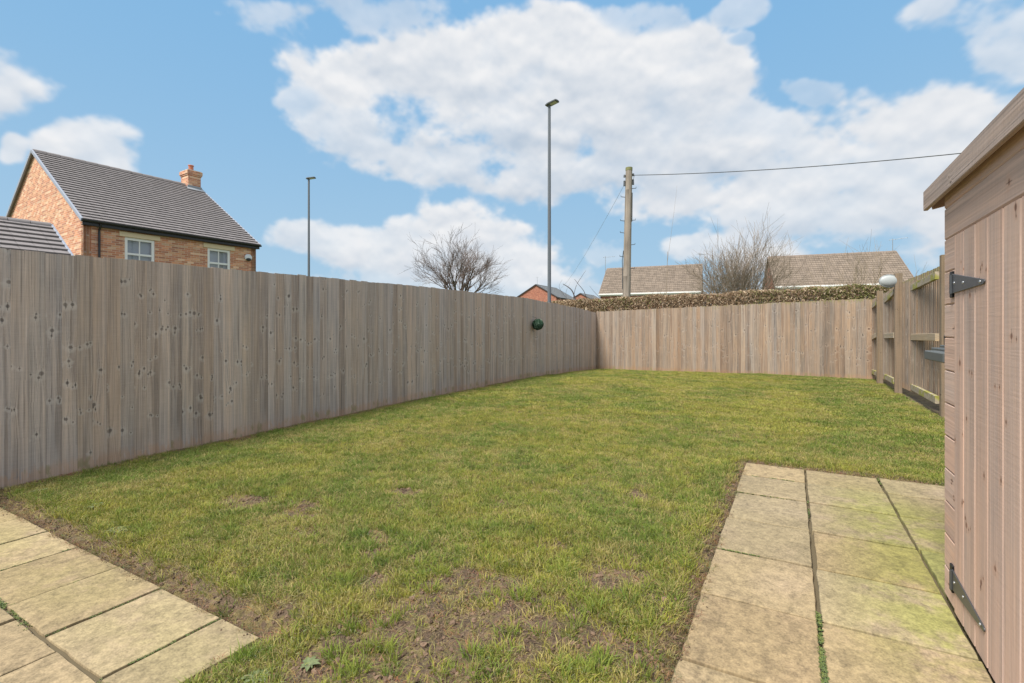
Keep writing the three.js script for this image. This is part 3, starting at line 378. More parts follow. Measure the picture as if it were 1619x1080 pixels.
// left fence: feather-edge boards, face to the garden (+x)
const TOPL = [[-2, 1.79], [1.3, 1.79], [3.0, 1.815], [4.2, 1.842], [6.6, 1.875], [9.5, 1.885], [11.0, 1.84], [12.4, 1.79], [14.2, 1.70]];
{
  const fence = thing('timber_fence', 'long weathered grey closeboard fence running down past the topiary ball', 'fence'); const R = rng(99);
  const mats = woodMat(FENCE, [[1, 1, 1], [1.05, 1.04, 1.04], [0.94, 0.93, 0.92], [1.02, 0.98, 0.95], [0.98, 0.99, 1.02], [0.88, 0.85, 0.83], [1.06, 1.05, 1.03]]);
  for (let u = -1.6; u < BACK_L.u + 0.02; u += 0.1) {
    const wv = 0.118, h = pl(TOPL, u) + (R() - 0.5) * 0.012 - pl(GLEFT, u) - 0.0, y0 = pl(GLEFT, u) - 0.01;
    // section in (x: along fence, z: thickness): thick edge laps over the thin edge of its neighbour
    const cup = (R() - 0.5) * 0.003, sec = [[-wv / 2, 0], [-wv / 2, 0.006], [0, 0.011 + cup], [wv / 2 - 0.002, 0.018], [wv / 2, 0.0165], [wv / 2, 0]];
    const g = board(sec.slice().reverse().map(([x, z]) => [x, z]), h, (R() * NS) | 0, FENCE, { flip: R() < 0.5, top: (R() - 0.5) * 0.03, l0: 0 });
    const m = mesh('board', g, mats[(R() * mats.length) | 0], fence); m.position.copy(P(u, VL - 0.012, y0)); m.rotation.y = Math.PI / 2 + (R() - 0.5) * 0.03 + 0.085; m.rotation.z = (R() - 0.5) * 0.006;
  }
  const sm_ = woodMat(SAWN, [[0.9, 0.9, 0.9]])[0];
  for (let u = -1.4; u < 14; u += 1.8) { const p = mesh('post', board(rectSec(0.1, 0.1), pl(TOPL, u) - 0.05 - pl(GLEFT, u), 4, SAWN), sm_, fence); p.position.copy(P(u, VL - 0.13, pl(GLEFT, u) - 0.03)); }
  for (let i = 0; i < 8; i++) for (const y of [0.3, 0.95, 1.55]) { const u = -0.6 + i * 1.85; if (u > 13.5) continue; const q = mesh('rail', laid(0.075, 0.038, 1.84, (i * 3) % 32, SAWN), sm_, fence); q.position.copy(P(u + 0.3, VL - 0.045, y + pl(GLEFT, u))); q.rotation.y = Math.PI / 2; }
  const st = mesh('stake', board(rectSec(0.034, 0.034), 1.80, 9, SAWN), woodMat(SAWN, [[1.35, 1.3, 1.25]])[0], fence); st.position.copy(P(13.45, VL - 0.05, 0)); st.position.y = 0.02;
  st.userData.label = 'pale stake showing above the boards';
}
// back fence
{
  const fence = thing('timber_fence', 'brown closeboard fence across the end of the lawn below the hedge', 'fence'); const R = rng(199);
  const mats = woodMat(FENCEB, FB_TINTS);
  const A = P(BACK_L.u, BACK_L.v + 0.02), B = P(BACK_R.u, BACK_R.v), L = A.distanceTo(B), dir = B.clone().sub(A).normalize(), ang = Math.atan2(-dir.z, dir.x);
  for (let s = 0.04; s < L; s += 0.1) {
    const t = s / L, y0 = mix(-0.01, 0.05, t) - 0.01, y1 = mix(1.715, 1.876, t) + (R() - 0.5) * 0.014, wv = 0.118, cup = (R() - 0.5) * 0.003;
    const sec = [[-wv / 2, 0], [-wv / 2, 0.006], [0, 0.011 + cup], [wv / 2 - 0.002, 0.018], [wv / 2, 0.0165], [wv / 2, 0]];
    const len = y1 - y0, g = board(sec.reverse(), len, (R() * NS) | 0, FENCEB, { flip: R() < 0.5, top: (R() - 0.5) * 0.03 });
    const m = mesh('board', g, mats[(R() * mats.length) | 0], fence); m.position.set(A.x + dir.x * s, y0, A.z + dir.z * s); m.rotation.y = ang + 0.085 + (R() - 0.5) * 0.03;
  }
  const smt = woodMat(SAWN, [[0.9, 0.9, 0.9]])[0];
  for (let s = 0.9; s < L; s += 1.8) { const p = mesh('post', board(rectSec(0.1, 0.1), 1.66, 6, SAWN), smt, fence); p.position.set(A.x + dir.x * s, -0.03, A.z + dir.z * s - 0.12); p.rotation.y = ang; }
  for (let i = 0; i < 4; i++) for (const y of [0.3, 0.95, 1.5]) { const q = mesh('rail', laid(0.075, 0.038, 1.62, (i * 3 + 1) % 32, SAWN), smt, fence); const s = 0.85 + i * 1.63; q.position.set(A.x + dir.x * s, y, A.z + dir.z * s - 0.045); q.rotation.y = ang; }
  const e = mesh('end_post', board(rectSec(0.16, 0.09), 1.82, 12, FENCEB), mats[3], fence); e.position.set(B.x + 0.04, 0.03, B.z - 0.02); e.rotation.y = ang;
}
// right fence: seen from its post-and-rail side
const rfV = (u) => mix(1.66, 1.47, (u - 8) / 5.5);
const rfTop = (u) => pl([[3, 2.05], [8.1, 2.03], [10.75, 2.0], [12.4, 1.90], [13.6, 1.85]], u);
{
  const fence = thing('timber_fence', 'fence with posts and rails showing, green stained rails, behind the shed', 'fence'); const R = rng(299);
  const mats = woodMat(FENCEB, FB_TINTS);
  const post = woodMat(SAWN, [[0.62, 0.56, 0.49], [0.68, 0.60, 0.53]]), rails = woodMat(SAWN, [[1.15, 1.14, 1.08]]);
  const mossTex = dataTex(512, 256, (x, y, o) => { const n = fb2(x * 26, y * 9, 4), g = sm(0.40, 0.62, fb2(x * 9 + 4, y * 3 + 2, 4)), t = 0.75 + 0.6 * (fb2(x * 12, y * 110, 3) - 0.5) + 0.3 * (n - 0.5); o[0] = mix(0.50, 0.40, g) * t; o[1] = mix(0.42, 0.385, g) * t; o[2] = mix(0.31, 0.085, g) * t; });
  const mossy = std(0xffffff, 0.95, { map: mossTex });
  for (let u = 3.0; u < 13.58; u += 0.1) {
    const wv = 0.092, y1 = rfTop(u) + (R() - 0.5) * 0.012, g = board(rectSec(wv, 0.011, 0.002), y1 - 0.17, (R() * NS) | 0, FENCEB, { flip: R() < 0.5, top: (R() - 0.5) * 0.02, l0: 0.02 });
    const m = mesh('board', g, mats[(R() * mats.length) | 0], fence); m.position.copy(P(u, rfV(u) + 0.098 + (R() - 0.5) * 0.004, 0.17)); m.rotation.y = Math.PI / 2 - 0.045 + (R() - 0.5) * 0.02;
  }
  const posts = [3.1, 5.6, 8.135, 10.75, 12.37], tops = [2.14, 2.14, 2.125, 2.155, 1.965];
  posts.forEach((u, i) => { const p = mesh('post', board(rectSec(0.105, 0.10, 0.006), tops[i] - 0.02, 3 + i * 5, SAWN, { top: 0.02 }), post[i % 2], fence); p.position.copy(P(u + 0.05, rfV(u) + 0.05, 0.02)); });
  const ends = posts.concat(13.52);
  for (let i = 0; i + 1 < ends.length; i++) { const a = ends[i] + 0.105, b = ends[i + 1] - (i === 4 ? -0.02 : 0.005), L = b - a;
    for (const [ya, yb, mt] of [[rfTop(a) - 0.155, rfTop(b) - 0.155, mossy], [1.075, i === 4 ? 1.0 : 1.045, rails[0]], [0.265, 0.235, mossy]]) { const g = laid(0.10, 0.042, L, (i * 7 + 2) % 32, SAWN, 0.05); if (mt === mossy) { const p = g.attributes.position, uv = g.attributes.uv; for (let k = 0; k < p.count; k++) uv.setXY(k, p.getX(k) / 1.4 + i * 0.3 + ya, p.getY(k) * 2.5 + p.getZ(k) * 2 + 0.5); } const m = mesh('rail', g, mt, fence); m.position.copy(P((a + b) / 2, rfV((a + b) / 2) + 0.066, (ya + yb) / 2)); m.rotation.y = Math.PI / 2 + Math.atan2(rfV(b) - rfV(a), L); m.rotateZ(Math.atan2(yb - ya, L)); }
  }
}

// ---------------------------------------------------------------- shed
{
  const shed = thing('garden_shed', 'pinkish timber garden shed with vertical board door and steel strap hinges', 'shed');
  const V = 0.557, UF = 2.69, UN = 0.95, R = rng(61);
  const mats = woodMat(SHEDW, [[1, 1, 1], [1.05, 1.03, 1.02], [0.94, 0.92, 0.91], [1.02, 0.96, 0.92]], 0.0012), fas = woodMat(SAWN, [[1.1, 1.02, 1.12]])[0];
  const dark = std(rgb(0.05, 0.05, 0.055), 0.95), steel = std(rgb(0.13, 0.135, 0.145), 0.42, { metalness: 0.7 }), black = std(rgb(0.02, 0.02, 0.022), 0.5, { metalness: 0.4 });
  // horizontal cladding: rows measured from the photograph
  const rows = []; { let y = 1.6735; rows.push([y, 1.76]); rows.push([1.543, y]); y = 1.543; while (y > 0.1) { const b = Math.max(0.064, y - 0.1355); rows.push([b, y]); y = b; } }
  const doorU0 = 1.72, doorU1 = UF - 0.152;
  const planks = (y0, y1, ua, ub, face, name = 'cladding_board') => { const L = ub - ua, h = y1 - y0 - 0.002; const g = board([[-h / 2, -0.0065], [-h / 2, 0.0045], [-h / 2 + 0.003, 0.0065], [h / 2 - 0.006, 0.0065], [h / 2, 0.002], [h / 2, -0.0065]].reverse(), L, (R() * NS) | 0, SHEDW, { l0: R() * (2.0 - Math.min(L, 2)), wid: 0.14 }); g.rotateZ(-Math.PI / 2); g.translate(-L / 2, 0, 0); const m = mesh(name, g, mats[(R() * 4) | 0], shed); const yc = (y0 + y1) / 2; if (face === 'left') { m.position.copy(P((ua + ub) / 2, V + 0.0065, yc)); m.rotation.y = -Math.PI / 2; } else { m.position.set((ua + ub) / 2, yc, -UF - (face === 'far' ? 0 : 0)); m.rotation.y = Math.PI; m.position.z += 0.0065; } return m; };
  rows.forEach(([a, b], i) => { if (i < 2) planks(a, b, UN, UF, 'left'); else { planks(a, b, doorU1 + 0.004, UF, 'left'); planks(a, b, UN, doorU0 - 0.004, 'left'); } planks(a, b, V + 0.016, 1.75, 'far'); });
  // door in vertical tongue-and-groove boards
  const door = new THREE.Group(); door.name = 'door'; shed.add(door);
  const du = [doorU1]; for (const x of [0.124, 0.132, 0.127, 0.135, 0.131, 0.13]) { const n = du[du.length - 1] - x; if (n > doorU0) du.push(n); } du.push(doorU0);
  for (let i = 0; i + 1 < du.length; i++) { const w = du[i] - du[i + 1] - 0.0015, h = 1.538 - 0.067; const g = board([[-w / 2, -0.007], [-w / 2, 0.0015], [-w / 2 + 0.007, 0.007], [w / 2 - 0.007, 0.007], [w / 2, 0.0015], [w / 2, -0.007]].reverse(), h, (i * 5 + 3) % NS, SHEDW, { wid: 0.14, l0: R() * 0.5 }); const m = mesh('door_board', g, mats[[3, 0, 2, 1, 0, 3, 2][i]], door); m.position.copy(P((du[i] + du[i + 1]) / 2, V + 0.0035, 0.067)); m.rotation.y = -Math.PI / 2; }
  // strap hinges
  const hinge = (yt, yb, tipU, tipY0, tipY1, dir) => {
    const h = new THREE.Group(); h.name = 'hinge'; shed.add(h);
    const pl_ = mesh('hinge_plate', cbox(0.008, yt - yb, 0.034, 0.002), black, h); pl_.position.copy(P(doorU1 + 0.026, V - 0.004, (yt + yb) / 2));
    const s = new THREE.Shape(), yc = (yt + yb) / 2, ua = doorU1 + 0.008; s.moveTo(-ua, yc + 0.040); s.lineTo(-tipU - 0.012, tipY1); s.quadraticCurveTo(-tipU + 0.006, tipY1, -tipU + 0.006, (tipY0 + tipY1) / 2); s.quadraticCurveTo(-tipU + 0.006, tipY0, -tipU - 0.012, tipY0); s.lineTo(-ua, yc - 0.036); s.closePath();
    const g = new THREE.ExtrudeGeometry(s, { depth: 0.003, bevelEnabled: true, bevelThickness: 0.0008, bevelSize: 0.0008, bevelSegments: 1 }); g.rotateY(-Math.PI / 2); const st = mesh('hinge_strap', g, steel, h); st.position.set(V - 0.0045, 0, 0);
    const kn = mesh('hinge_knuckle', new THREE.CylinderGeometry(0.006, 0.006, 0.075, 10), steel, h); kn.position.copy(P(doorU1 + 0.008, V - 0.010, yc));
    for (const t of [0.1, 0.42, 0.95]) { const b = mesh('screw', new THREE.SphereGeometry(0.0058, 10, 6), std(rgb(0.55, 0.55, 0.56), 0.35, { metalness: 0.8 }), h); b.scale.set(0.5, 1, 1); b.position.copy(P(mix(ua, tipU + 0.012, t), V - 0.009, mix(yc + 0.004, (tipY0 + tipY1) / 2, t))); }
  };
  hinge(1.402, 1.298, 2.18, 1.322, 1.338); hinge(0.238, 0.130, 2.18, 0.174, 0.190);
  // roof: fascia board, soffit, felted deck sloping up away from the path
  const rf = new THREE.Group(); rf.name = 'roof'; shed.add(rf);
  const fu0 = 0.75, fu1 = 2.86, fg = board(rectSec(0.088, 0.018, 0.003), fu1 - fu0, 17, SAWN, {}); fg.rotateZ(-Math.PI / 2); fg.translate(-(fu1 - fu0) / 2, 0, 0); const f = mesh('fascia', fg, fas, rf); f.position.copy(P((fu0 + fu1) / 2, 0.527, 1.752)); f.rotation.y = -Math.PI / 2;
  const slope = 0.22, dk = mesh('roof_deck', cbox(1.32, 0.014, fu1 - fu0 - 0.02, 0.002), woodMat(SAWN, [[0.8, 0.75, 0.7]])[0], rf); dk.position.copy(P((fu0 + fu1) / 2, 0.537 + 0.66 * Math.cos(slope), 1.765 + 0.66 * Math.sin(slope))); dk.rotation.z = slope;
  const ft = mesh('roof_felt', cbox(1.36, 0.006, fu1 - fu0 + 0.01, 0.002), std(rgb(0.09, 0.095, 0.09), 0.95), rf); ft.position.copy(P((fu0 + fu1) / 2, 0.522 + 0.68 * Math.cos(slope), 1.794 + 0.66 * Math.sin(slope))); ft.rotation.z = slope;
  const b2 = board(rectSec(0.088, 0.018, 0.003), 1.34, 21, SAWN, {}); b2.rotateZ(-Math.PI / 2); b2.translate(-0.67, 0, 0); const bb = mesh('bargeboard', b2, fas, rf); bb.position.copy(P(fu1 - 0.009, 0.54 + 0.67 * Math.cos(slope), 1.753 + 0.67 * Math.sin(slope))); bb.rotation.z = slope;
  for (let i = 0; i < 4; i++) { const g = mesh('rafter', cbox(1.2, 0.04, 0.028, 0.002), woodMat(SAWN, [[0.9, 0.8, 0.7]])[0], rf); g.position.copy(P(1.0 + i * 0.58, 0.57 + 0.6 * Math.cos(slope), 1.738 + 0.6 * Math.sin(slope))); g.rotation.z = slope; }
  // remaining walls and the floor bearers, so the shed is a closed box
  const back = mesh('rear_wall', cbox(0.014, 2.0, UF - UN - 0.02, 0.002), mats[2], shed); back.position.copy(P((UF + UN) / 2, 1.742, 1.085)); const near = mesh('side_wall', cbox(1.17, 1.7, 0.014, 0.002), mats[2], shed); near.position.copy(P(UN + 0.007, 1.15, 0.935));
  const fl = mesh('floor', cbox(1.17, 0.03, UF - UN - 0.03, 0.002), mats[2], shed); fl.position.copy(P((UF + UN) / 2, 1.155, 0.10)); for (const v of [0.62, 1.15, 1.68]) { const b = mesh('bearer', cbox(0.045, 0.03, UF - UN, 0.003), mats[2], shed); b.position.copy(P((UF + UN) / 2, v, 0.074)); }

  // slatted shelf fixed to the shed's far end
  const sh = thing('wall_shelf', 'grey slatted shelf on a black bracket at the end of the shed', 'shelf'); const gp = std(rgb(0.10, 0.11, 0.11), 0.6);
  for (const [v, u1, y] of [[0.575, 3.03, 1.072], [0.632, 3.19, 1.082], [0.69, 3.32, 1.092], [0.75, 3.36, 1.092], [0.81, 3.36, 1.092]]) { const m = mesh('slat', cbox(0.046, 0.042, u1 - UF - 0.004, 0.004), gp, sh); m.position.copy(P((UF + 0.004 + u1) / 2, v, y - 0.021)); }
  const bs = new THREE.Shape(); bs.moveTo(0, 0); bs.lineTo(0.22, 0); bs.lineTo(0, -0.16); bs.closePath(); const bg = new THREE.ExtrudeGeometry(bs, { depth: 0.018, bevelEnabled: false }); for (const v of [0.60, 0.78]) { const m = mesh('bracket', bg, black, sh); m.position.copy(P(UF + 0.003, v, 1.029)); m.rotation.y = Math.PI / 2; }
  const up = mesh('end_stop', cbox(0.02, 0.05, 0.05, 0.003), black, sh); up.position.copy(P(3.28, 0.69, 1.117));
}

// ---------------------------------------------------------------- small things on the fences
{
  const ball = thing('topiary_ball', 'dark green artificial topiary ball hung on the grey fence', 'topiary ball'); const R = rng(17), Z = 12.2; const c = P(0, 0, 0);
  { const r = ray(850.5, 513), k = (VL + 0.13) / r.v; c.copy(P(r.u * k, VL + 0.13, EYE + r.y * k)); }
  const parts = []; const leaf = new GB(); leaf.quad([-0.5, 0, 0], [0, 0.12, 0.45], [0.5, 0, 0], [0, 0.12, -0.45]);
  const lg = leaf.geo(), M = new THREE.Matrix4(), Q = new THREE.Quaternion(), q2 = new THREE.Quaternion();
  for (let i = 0; i < 1500; i++) { const y = 1 - 2 * (i + 0.5) / 1500, a = i * 2.39996, s = Math.sqrt(1 - y * y), d = new THREE.Vector3(Math.cos(a) * s, y, Math.sin(a) * s); Q.setFromUnitVectors(new THREE.Vector3(0, 1, 0), d); q2.setFromEuler(new THREE.Euler((R() - 0.5) * 1.6, R() * 6.28, (R() - 0.5) * 1.6)); Q.multiply(q2); const z = 0.026 + 0.014 * R(); M.compose(d.multiplyScalar(0.108 + 0.016 * R()), Q, new THREE.Vector3(z, z, z)); const g = lg.clone().applyMatrix4(M); parts.push(g); }
  const fol = mesh('foliage', mergeGeometries(parts), std(rgb(0.028, 0.075, 0.04), 0.55, { side: THREE.DoubleSide }), ball); fol.position.copy(c);
  mesh('core', new THREE.SphereGeometry(0.098, 20, 14), std(rgb(0.028, 0.075, 0.04), 0.8), ball).position.copy(c);
  const hk = mesh('hanger', tube([new THREE.Vector3(0, 0.1, 0), new THREE.Vector3(-0.06, 0.16, 0), new THREE.Vector3(-0.13, 0.165, 0)], 0.003, 0.003, 5), std(rgb(0.03, 0.03, 0.03), 0.6), ball); hk.position.copy(c);
  // oval lamp on the fence post
  const lamp = thing('wall_light', 'pale oval garden light on an arm fixed to the mossy fence post', 'light'); const u = 10.75, v = rfV(u), o = atZ(1405, 444.5, 8.62);
  const hm = std(rgb(0.40, 0.42, 0.42), 0.45); const hd = mesh('lamp_head', new THREE.SphereGeometry(1, 24, 16), hm, lamp); hd.scale.set(0.15, 0.105, 0.055); hd.position.copy(o); hd.rotation.y = YAW - 0.25;
  const rim = mesh('lamp_rim', new THREE.TorusGeometry(0.127, 0.010, 8, 32), std(rgb(0.30, 0.32, 0.33), 0.5), lamp); rim.scale.set(1.12, 0.84, 1); rim.position.copy(o); rim.rotation.y = hd.rotation.y; rim.translateZ(0.01);
  const pa = P(u, v - 0.004, o.y + 0.03), arm = mesh('arm', tube([o.clone().add(new THREE.Vector3(0.05, 0.01, -0.03)), o.clone().lerp(pa, 0.7).add(new THREE.Vector3(0, 0.01, 0)), pa], 0.013, 0.013, 8, true), std(rgb(0.16, 0.18, 0.2), 0.5), lamp); arm.castShadow = true;
  const bk = mesh('back_plate', cbox(0.012, 0.07, 0.055, 0.003), std(rgb(0.16, 0.18, 0.2), 0.5), lamp); bk.position.copy(P(u + 0.045, v - 0.007, o.y + 0.03));
}

// ---------------------------------------------------------------- houses
function brickTex(pal, mortar, seed) {
  // 8 bricks x 24 courses = 1.8 m x 1.8 m; at this distance the bricks cannot be told apart
  return dataTex(512, 512, (x, y, o, i, j) => { const row = Math.floor(y * 24), fy = y * 24 - row, xx = x * 8 + (row % 2) * 0.5, col = Math.floor(xx) % 8, fx = xx - Math.floor(xx); const m = fy < 0.14 || fx < 0.05 ? 1 : 0; const h = h2(col * 13 + seed, row * 7 + 3), h1 = h2(col * 5 + 90, row * 11 + seed), n = n2(x * 200, y * 200); const a = pal[(h * pal.length) | 0]; const t = 0.8 + 0.35 * h1 + 0.2 * (n - 0.5); for (let q = 0; q < 3; q++) o[q] = m ? mortar[q] * (0.9 + 0.2 * n) : a[q] * t; });
}
function tileTex(base, vary, seed) { return dataTex(256, 256, (x, y, o) => { const k = h2(Math.floor(x * 16) + seed, Math.floor(y * 16)), n = fb2(x * 30, y * 30, 4); const t = 0.82 + vary * (k - 0.5) + 0.4 * (n - 0.5); for (let q = 0; q < 3; q++) o[q] = base[q] * t; }); }
// Roof slope as lapped courses. O = eave corner, A = unit along eave, L length, S = unit up slope, len; N = normal. profile(x) is the height across a tile.
function roofSlope(parent, O, A, L, S, len, gauge, mat, { tileW = 0.33, amp = 0, seed = 1, th = 0.022, seg = 1, jit = 0.006 } = {}) {
  const N = new THREE.Vector3().crossVectors(A, S); if (N.y < 0) N.negate(); const rows = Math.round(len / gauge), gz = len / rows, R = rng(seed), base = O;
  for (let k = 0; k < rows; k++) {
    const g = new GB(), s0 = k * gz - 0.01, s1 = Math.min(len, (k + 1) * gz + 0.07), nt = Math.round(L / tileW), tw = L / nt;
    const at = (x, s, h) => [base.x + A.x * x + S.x * s + N.x * h, base.y + A.y * x + S.y * s + N.y * h, base.z + A.z * x + S.z * s + N.z * h];
    for (let t = 0; t < nt; t++) {
      const j = (R() - 0.5) * jit, j2 = (R() - 0.5) * jit, uo = R() * 4, off = (k % 2 && !amp) ? 0 : 0;
      for (let q = 0; q < seg; q++) {
        const xa = (t + q / seg) * tw + (q === 0 ? 0.002 : 0), xb = (t + (q + 1) / seg) * tw - (q === seg - 1 ? 0.002 : 0), pa = amp * Math.abs(Math.sin(Math.PI * 2 * q / seg)), pb = amp * Math.abs(Math.sin(Math.PI * 2 * (q + 1) / seg));
        const top = 0.006, lo = th + 0.014 + j, lo2 = th + 0.014 + j2;
        const a = at(xa, s0, lo + pa), b = at(xb, s0, lo2 + pb), c = at(xb, s1, top + pb), d = at(xa, s1, top + pa), e = at(xa, s0, lo - th), f = at(xb, s0, lo2 - th);
        const ua = uo + q / seg * 0.06;
        g.quad(a, b, c, d, [ua, 0], [ua + 0.06, 0], [ua + 0.06, 0.06], [ua, 0.06]); g.quad(e, f, b, a, [ua, 0], [ua + 0.05, 0], [ua + 0.05, 0.01], [ua, 0.01]);
      }
    }
    mesh('tile_course', g.geo(), mat, parent);
  }
}
function slabGeo(pts, n, th) { // planar polygon (world points) thickened along n
  const g = new GB(), q = pts.map((p) => [p.x, p.y, p.z]), w = pts.map((p) => [p.x - n.x * th, p.y - n.y * th, p.z - n.z * th]), a = pts[0], ex = pts[1].clone().sub(a).normalize(), ey = new THREE.Vector3().crossVectors(n, ex), U = (p) => { const d = new THREE.Vector3(...p).sub(a); return [d.dot(ex), d.dot(ey)]; };
  for (let i = 1; i + 1 < q.length; i++) { g.tri(q[0], q[i], q[i + 1], U(q[0]), U(q[i]), U(q[i + 1])); g.tri(w[0], w[i + 1], w[i], U(w[0]), U(w[i + 1]), U(w[i])); }
  for (let i = 0; i < q.length; i++) { const k = (i + 1) % q.length; g.quad(q[i], w[i], w[k], q[k], [0, 0], [0, th], [1, th], [1, 0]); } return g.geo();
}
// A gabled house. K = eave corner on the ground nearest us, a = unit along the ridge, b = unit across, away from the slope we see.
function house(o) {
  const h = thing(o.name, o.label, 'house', o.group), { K, a, b, L, w, he, hr } = o, up = new THREE.Vector3(0, 1, 0), at = (s, t, y) => K.clone().addScaledVector(a, s).addScaledVector(b, t).setY(y);
  const bt = o.brick, br = std(0xffffff, 0.95, { map: bt }); bt.repeat.set(1 / 1.8, 1 / 1.8);
  const ov = o.over ?? 0.12, pitch = (hr - he) / w;
  // front wall with window openings (shape coordinates: metres along a, and height)
  const fs = new THREE.Shape(); fs.moveTo(0, -0.1); fs.lineTo(L, -0.1); fs.lineTo(L, he - 0.02); fs.lineTo(0, he - 0.02); fs.closePath();
  for (const W of o.windows ?? []) { const p = new THREE.Path(); p.moveTo(W.s, W.y); p.lineTo(W.s, W.y + W.h); p.lineTo(W.s + W.w, W.y + W.h); p.lineTo(W.s + W.w, W.y); p.closePath(); fs.holes.push(p); }
  const place = (m) => { m.matrixAutoUpdate = true; const B = new THREE.Matrix4().makeBasis(a, up, new THREE.Vector3().crossVectors(a, up)); m.quaternion.setFromRotationMatrix(B); m.position.set(K.x, 0, K.z); return m; };
  const front = new THREE.Vector3().crossVectors(a, up), sgn = front.dot(b) < 0 ? 1 : -1; // local +z looks outwards when sgn is 1
  const fw = new THREE.ExtrudeGeometry(fs, { depth: 0.22, bevelEnabled: false }); fw.translate(0, 0, sgn > 0 ? -0.22 : 0); place(mesh('front_wall', fw, br, h));
  const gable = (s, name, sn) => { const pts = [at(s, 0.0, -0.1), at(s, 2 * w, -0.1), at(s, 2 * w, he), at(s, w, hr - 0.03), at(s, 0, he)]; mesh(name, slabGeo(pts, a.clone().multiplyScalar(sn), 0.22), br, h); };
  gable(0, 'gable_wall', -1); gable(L, 'gable_wall', 1);
  const bw = [at(0, 2 * w, -0.1), at(L, 2 * w, -0.1), at(L, 2 * w, he), at(0, 2 * w, he)]; mesh('rear_wall', slabGeo(bw, b.clone(), 0.22), br, h);
  // roof
  const rf = new THREE.Group(); rf.name = 'roof'; h.add(rf);
  const S1 = b.clone().multiplyScalar(w).setY(hr - he).normalize(), S2 = b.clone().multiplyScalar(-w).setY(hr - he).normalize(), sl = Math.hypot(w, hr - he), ex = o.eave ?? 0.22, ce = ex / sl;
  const O1 = at(-ov, -ex * w / sl, he - ex * (hr - he) / sl), O2 = at(-ov, 2 * w + ex * w / sl, he - ex * (hr - he) / sl);
  roofSlope(rf, O1, a, L + 2 * ov, S1, sl + ex, o.gauge, o.tile, { ...o.tileOpt, seed: 5 });
  const N1 = new THREE.Vector3(-b.x * (hr - he), w, -b.z * (hr - he)).normalize(), N2 = new THREE.Vector3(b.x * (hr - he), w, b.z * (hr - he)).normalize();
  const under = std(rgb(0.03, 0.03, 0.03), 0.95); const dn = (p, n) => p.clone().addScaledVector(n, -0.01);
  const Rg0 = at(-ov, w, hr), Rg1 = at(L + ov, w, hr);
  mesh('roof_deck', slabGeo([dn(O1, N1), dn(O1.clone().addScaledVector(a, L + 2 * ov), N1), dn(Rg1, N1), dn(Rg0, N1)], N1, 0.05), under, rf);
  mesh('rear_slope', slabGeo([O2, O2.clone().addScaledVector(a, L + 2 * ov), Rg1, Rg0], N2, 0.06), o.tile, rf);
  const rid = []; const nr = Math.round((L + 2 * ov) / 0.42); for (let i = 0; i < nr; i++) { const g = new THREE.CylinderGeometry(0.115, 0.125, (L + 2 * ov) / nr - 0.012, 10, 1, false, 0, Math.PI * 2); g.rotateZ(Math.PI / 2); const m = mesh('ridge_tile', g, o.ridge ?? o.tile, rf); m.position.copy(Rg0).addScaledVector(a, (i + 0.5) * (L + 2 * ov) / nr); m.position.y -= 0.045; m.quaternion.setFromUnitVectors(new THREE.Vector3(1, 0, 0), a); }
  // verges
  for (const s of [-ov - 0.012, L + ov + 0.012]) for (const [t0, sg] of [[0, 1], [2 * w, -1]]) { const e = at(s, t0 - sg * ex * w / sl, he - ex * (hr - he) / sl - 0.01), r2 = at(s, w, hr - 0.01), d = r2.clone().sub(e), len = d.length(), m = mesh('verge', cbox(0.055, 0.13, len, 0.006), o.vergeMat, rf); m.position.copy(e).lerp(r2, 0.5); m.lookAt(r2); }
  // eaves: soffit, fascia and gutter
  const y0 = he - ex * (hr - he) / sl, fa = mesh('fascia', cbox(L + 2 * ov - 0.02, 0.19, 0.025, 0.003), o.fasciaMat, h); place(fa); fa.position.copy(at(L / 2, -ex * w / sl + 0.03, y0 - 0.075));
  const so = mesh('soffit', cbox(L + 2 * ov - 0.04, 0.02, ex * w / sl + 0.02, 0.003), o.fasciaMat, h); place(so); so.position.copy(at(L / 2, -ex * w / sl / 2 + 0.02, y0 - 0.15));
  const gs = []; for (let i = 0; i <= 8; i++) { const t = Math.PI * (1 + i / 8); gs.push([Math.cos(t) * 0.058, Math.sin(t) * 0.058]); }
  const gg = new GB(), gl = L + 2 * ov + 0.06; for (let i = 0; i < 8; i++) { const [x0, v0] = gs[i], [x1, v1] = gs[i + 1]; gg.quad([-gl / 2, v0, x0], [gl / 2, v0, x0], [gl / 2, v1, x1], [-gl / 2, v1, x1]); gg.quad([-gl / 2, v0 * 0.9, x0 * 0.9], [-gl / 2, v1 * 0.9, x1 * 0.9], [gl / 2, v1 * 0.9, x1 * 0.9], [gl / 2, v0 * 0.9, x0 * 0.9]); }
  const gu = mesh('gutter', o.squareGutter ? cbox(gl, 0.12, 0.11, 0.012) : gg.geo(), o.gutterMat, h); place(gu); gu.position.copy(at(L / 2, -ex * w / sl - 0.045, y0 - 0.005));
  return { h, at, place, sgn, y0 };
}
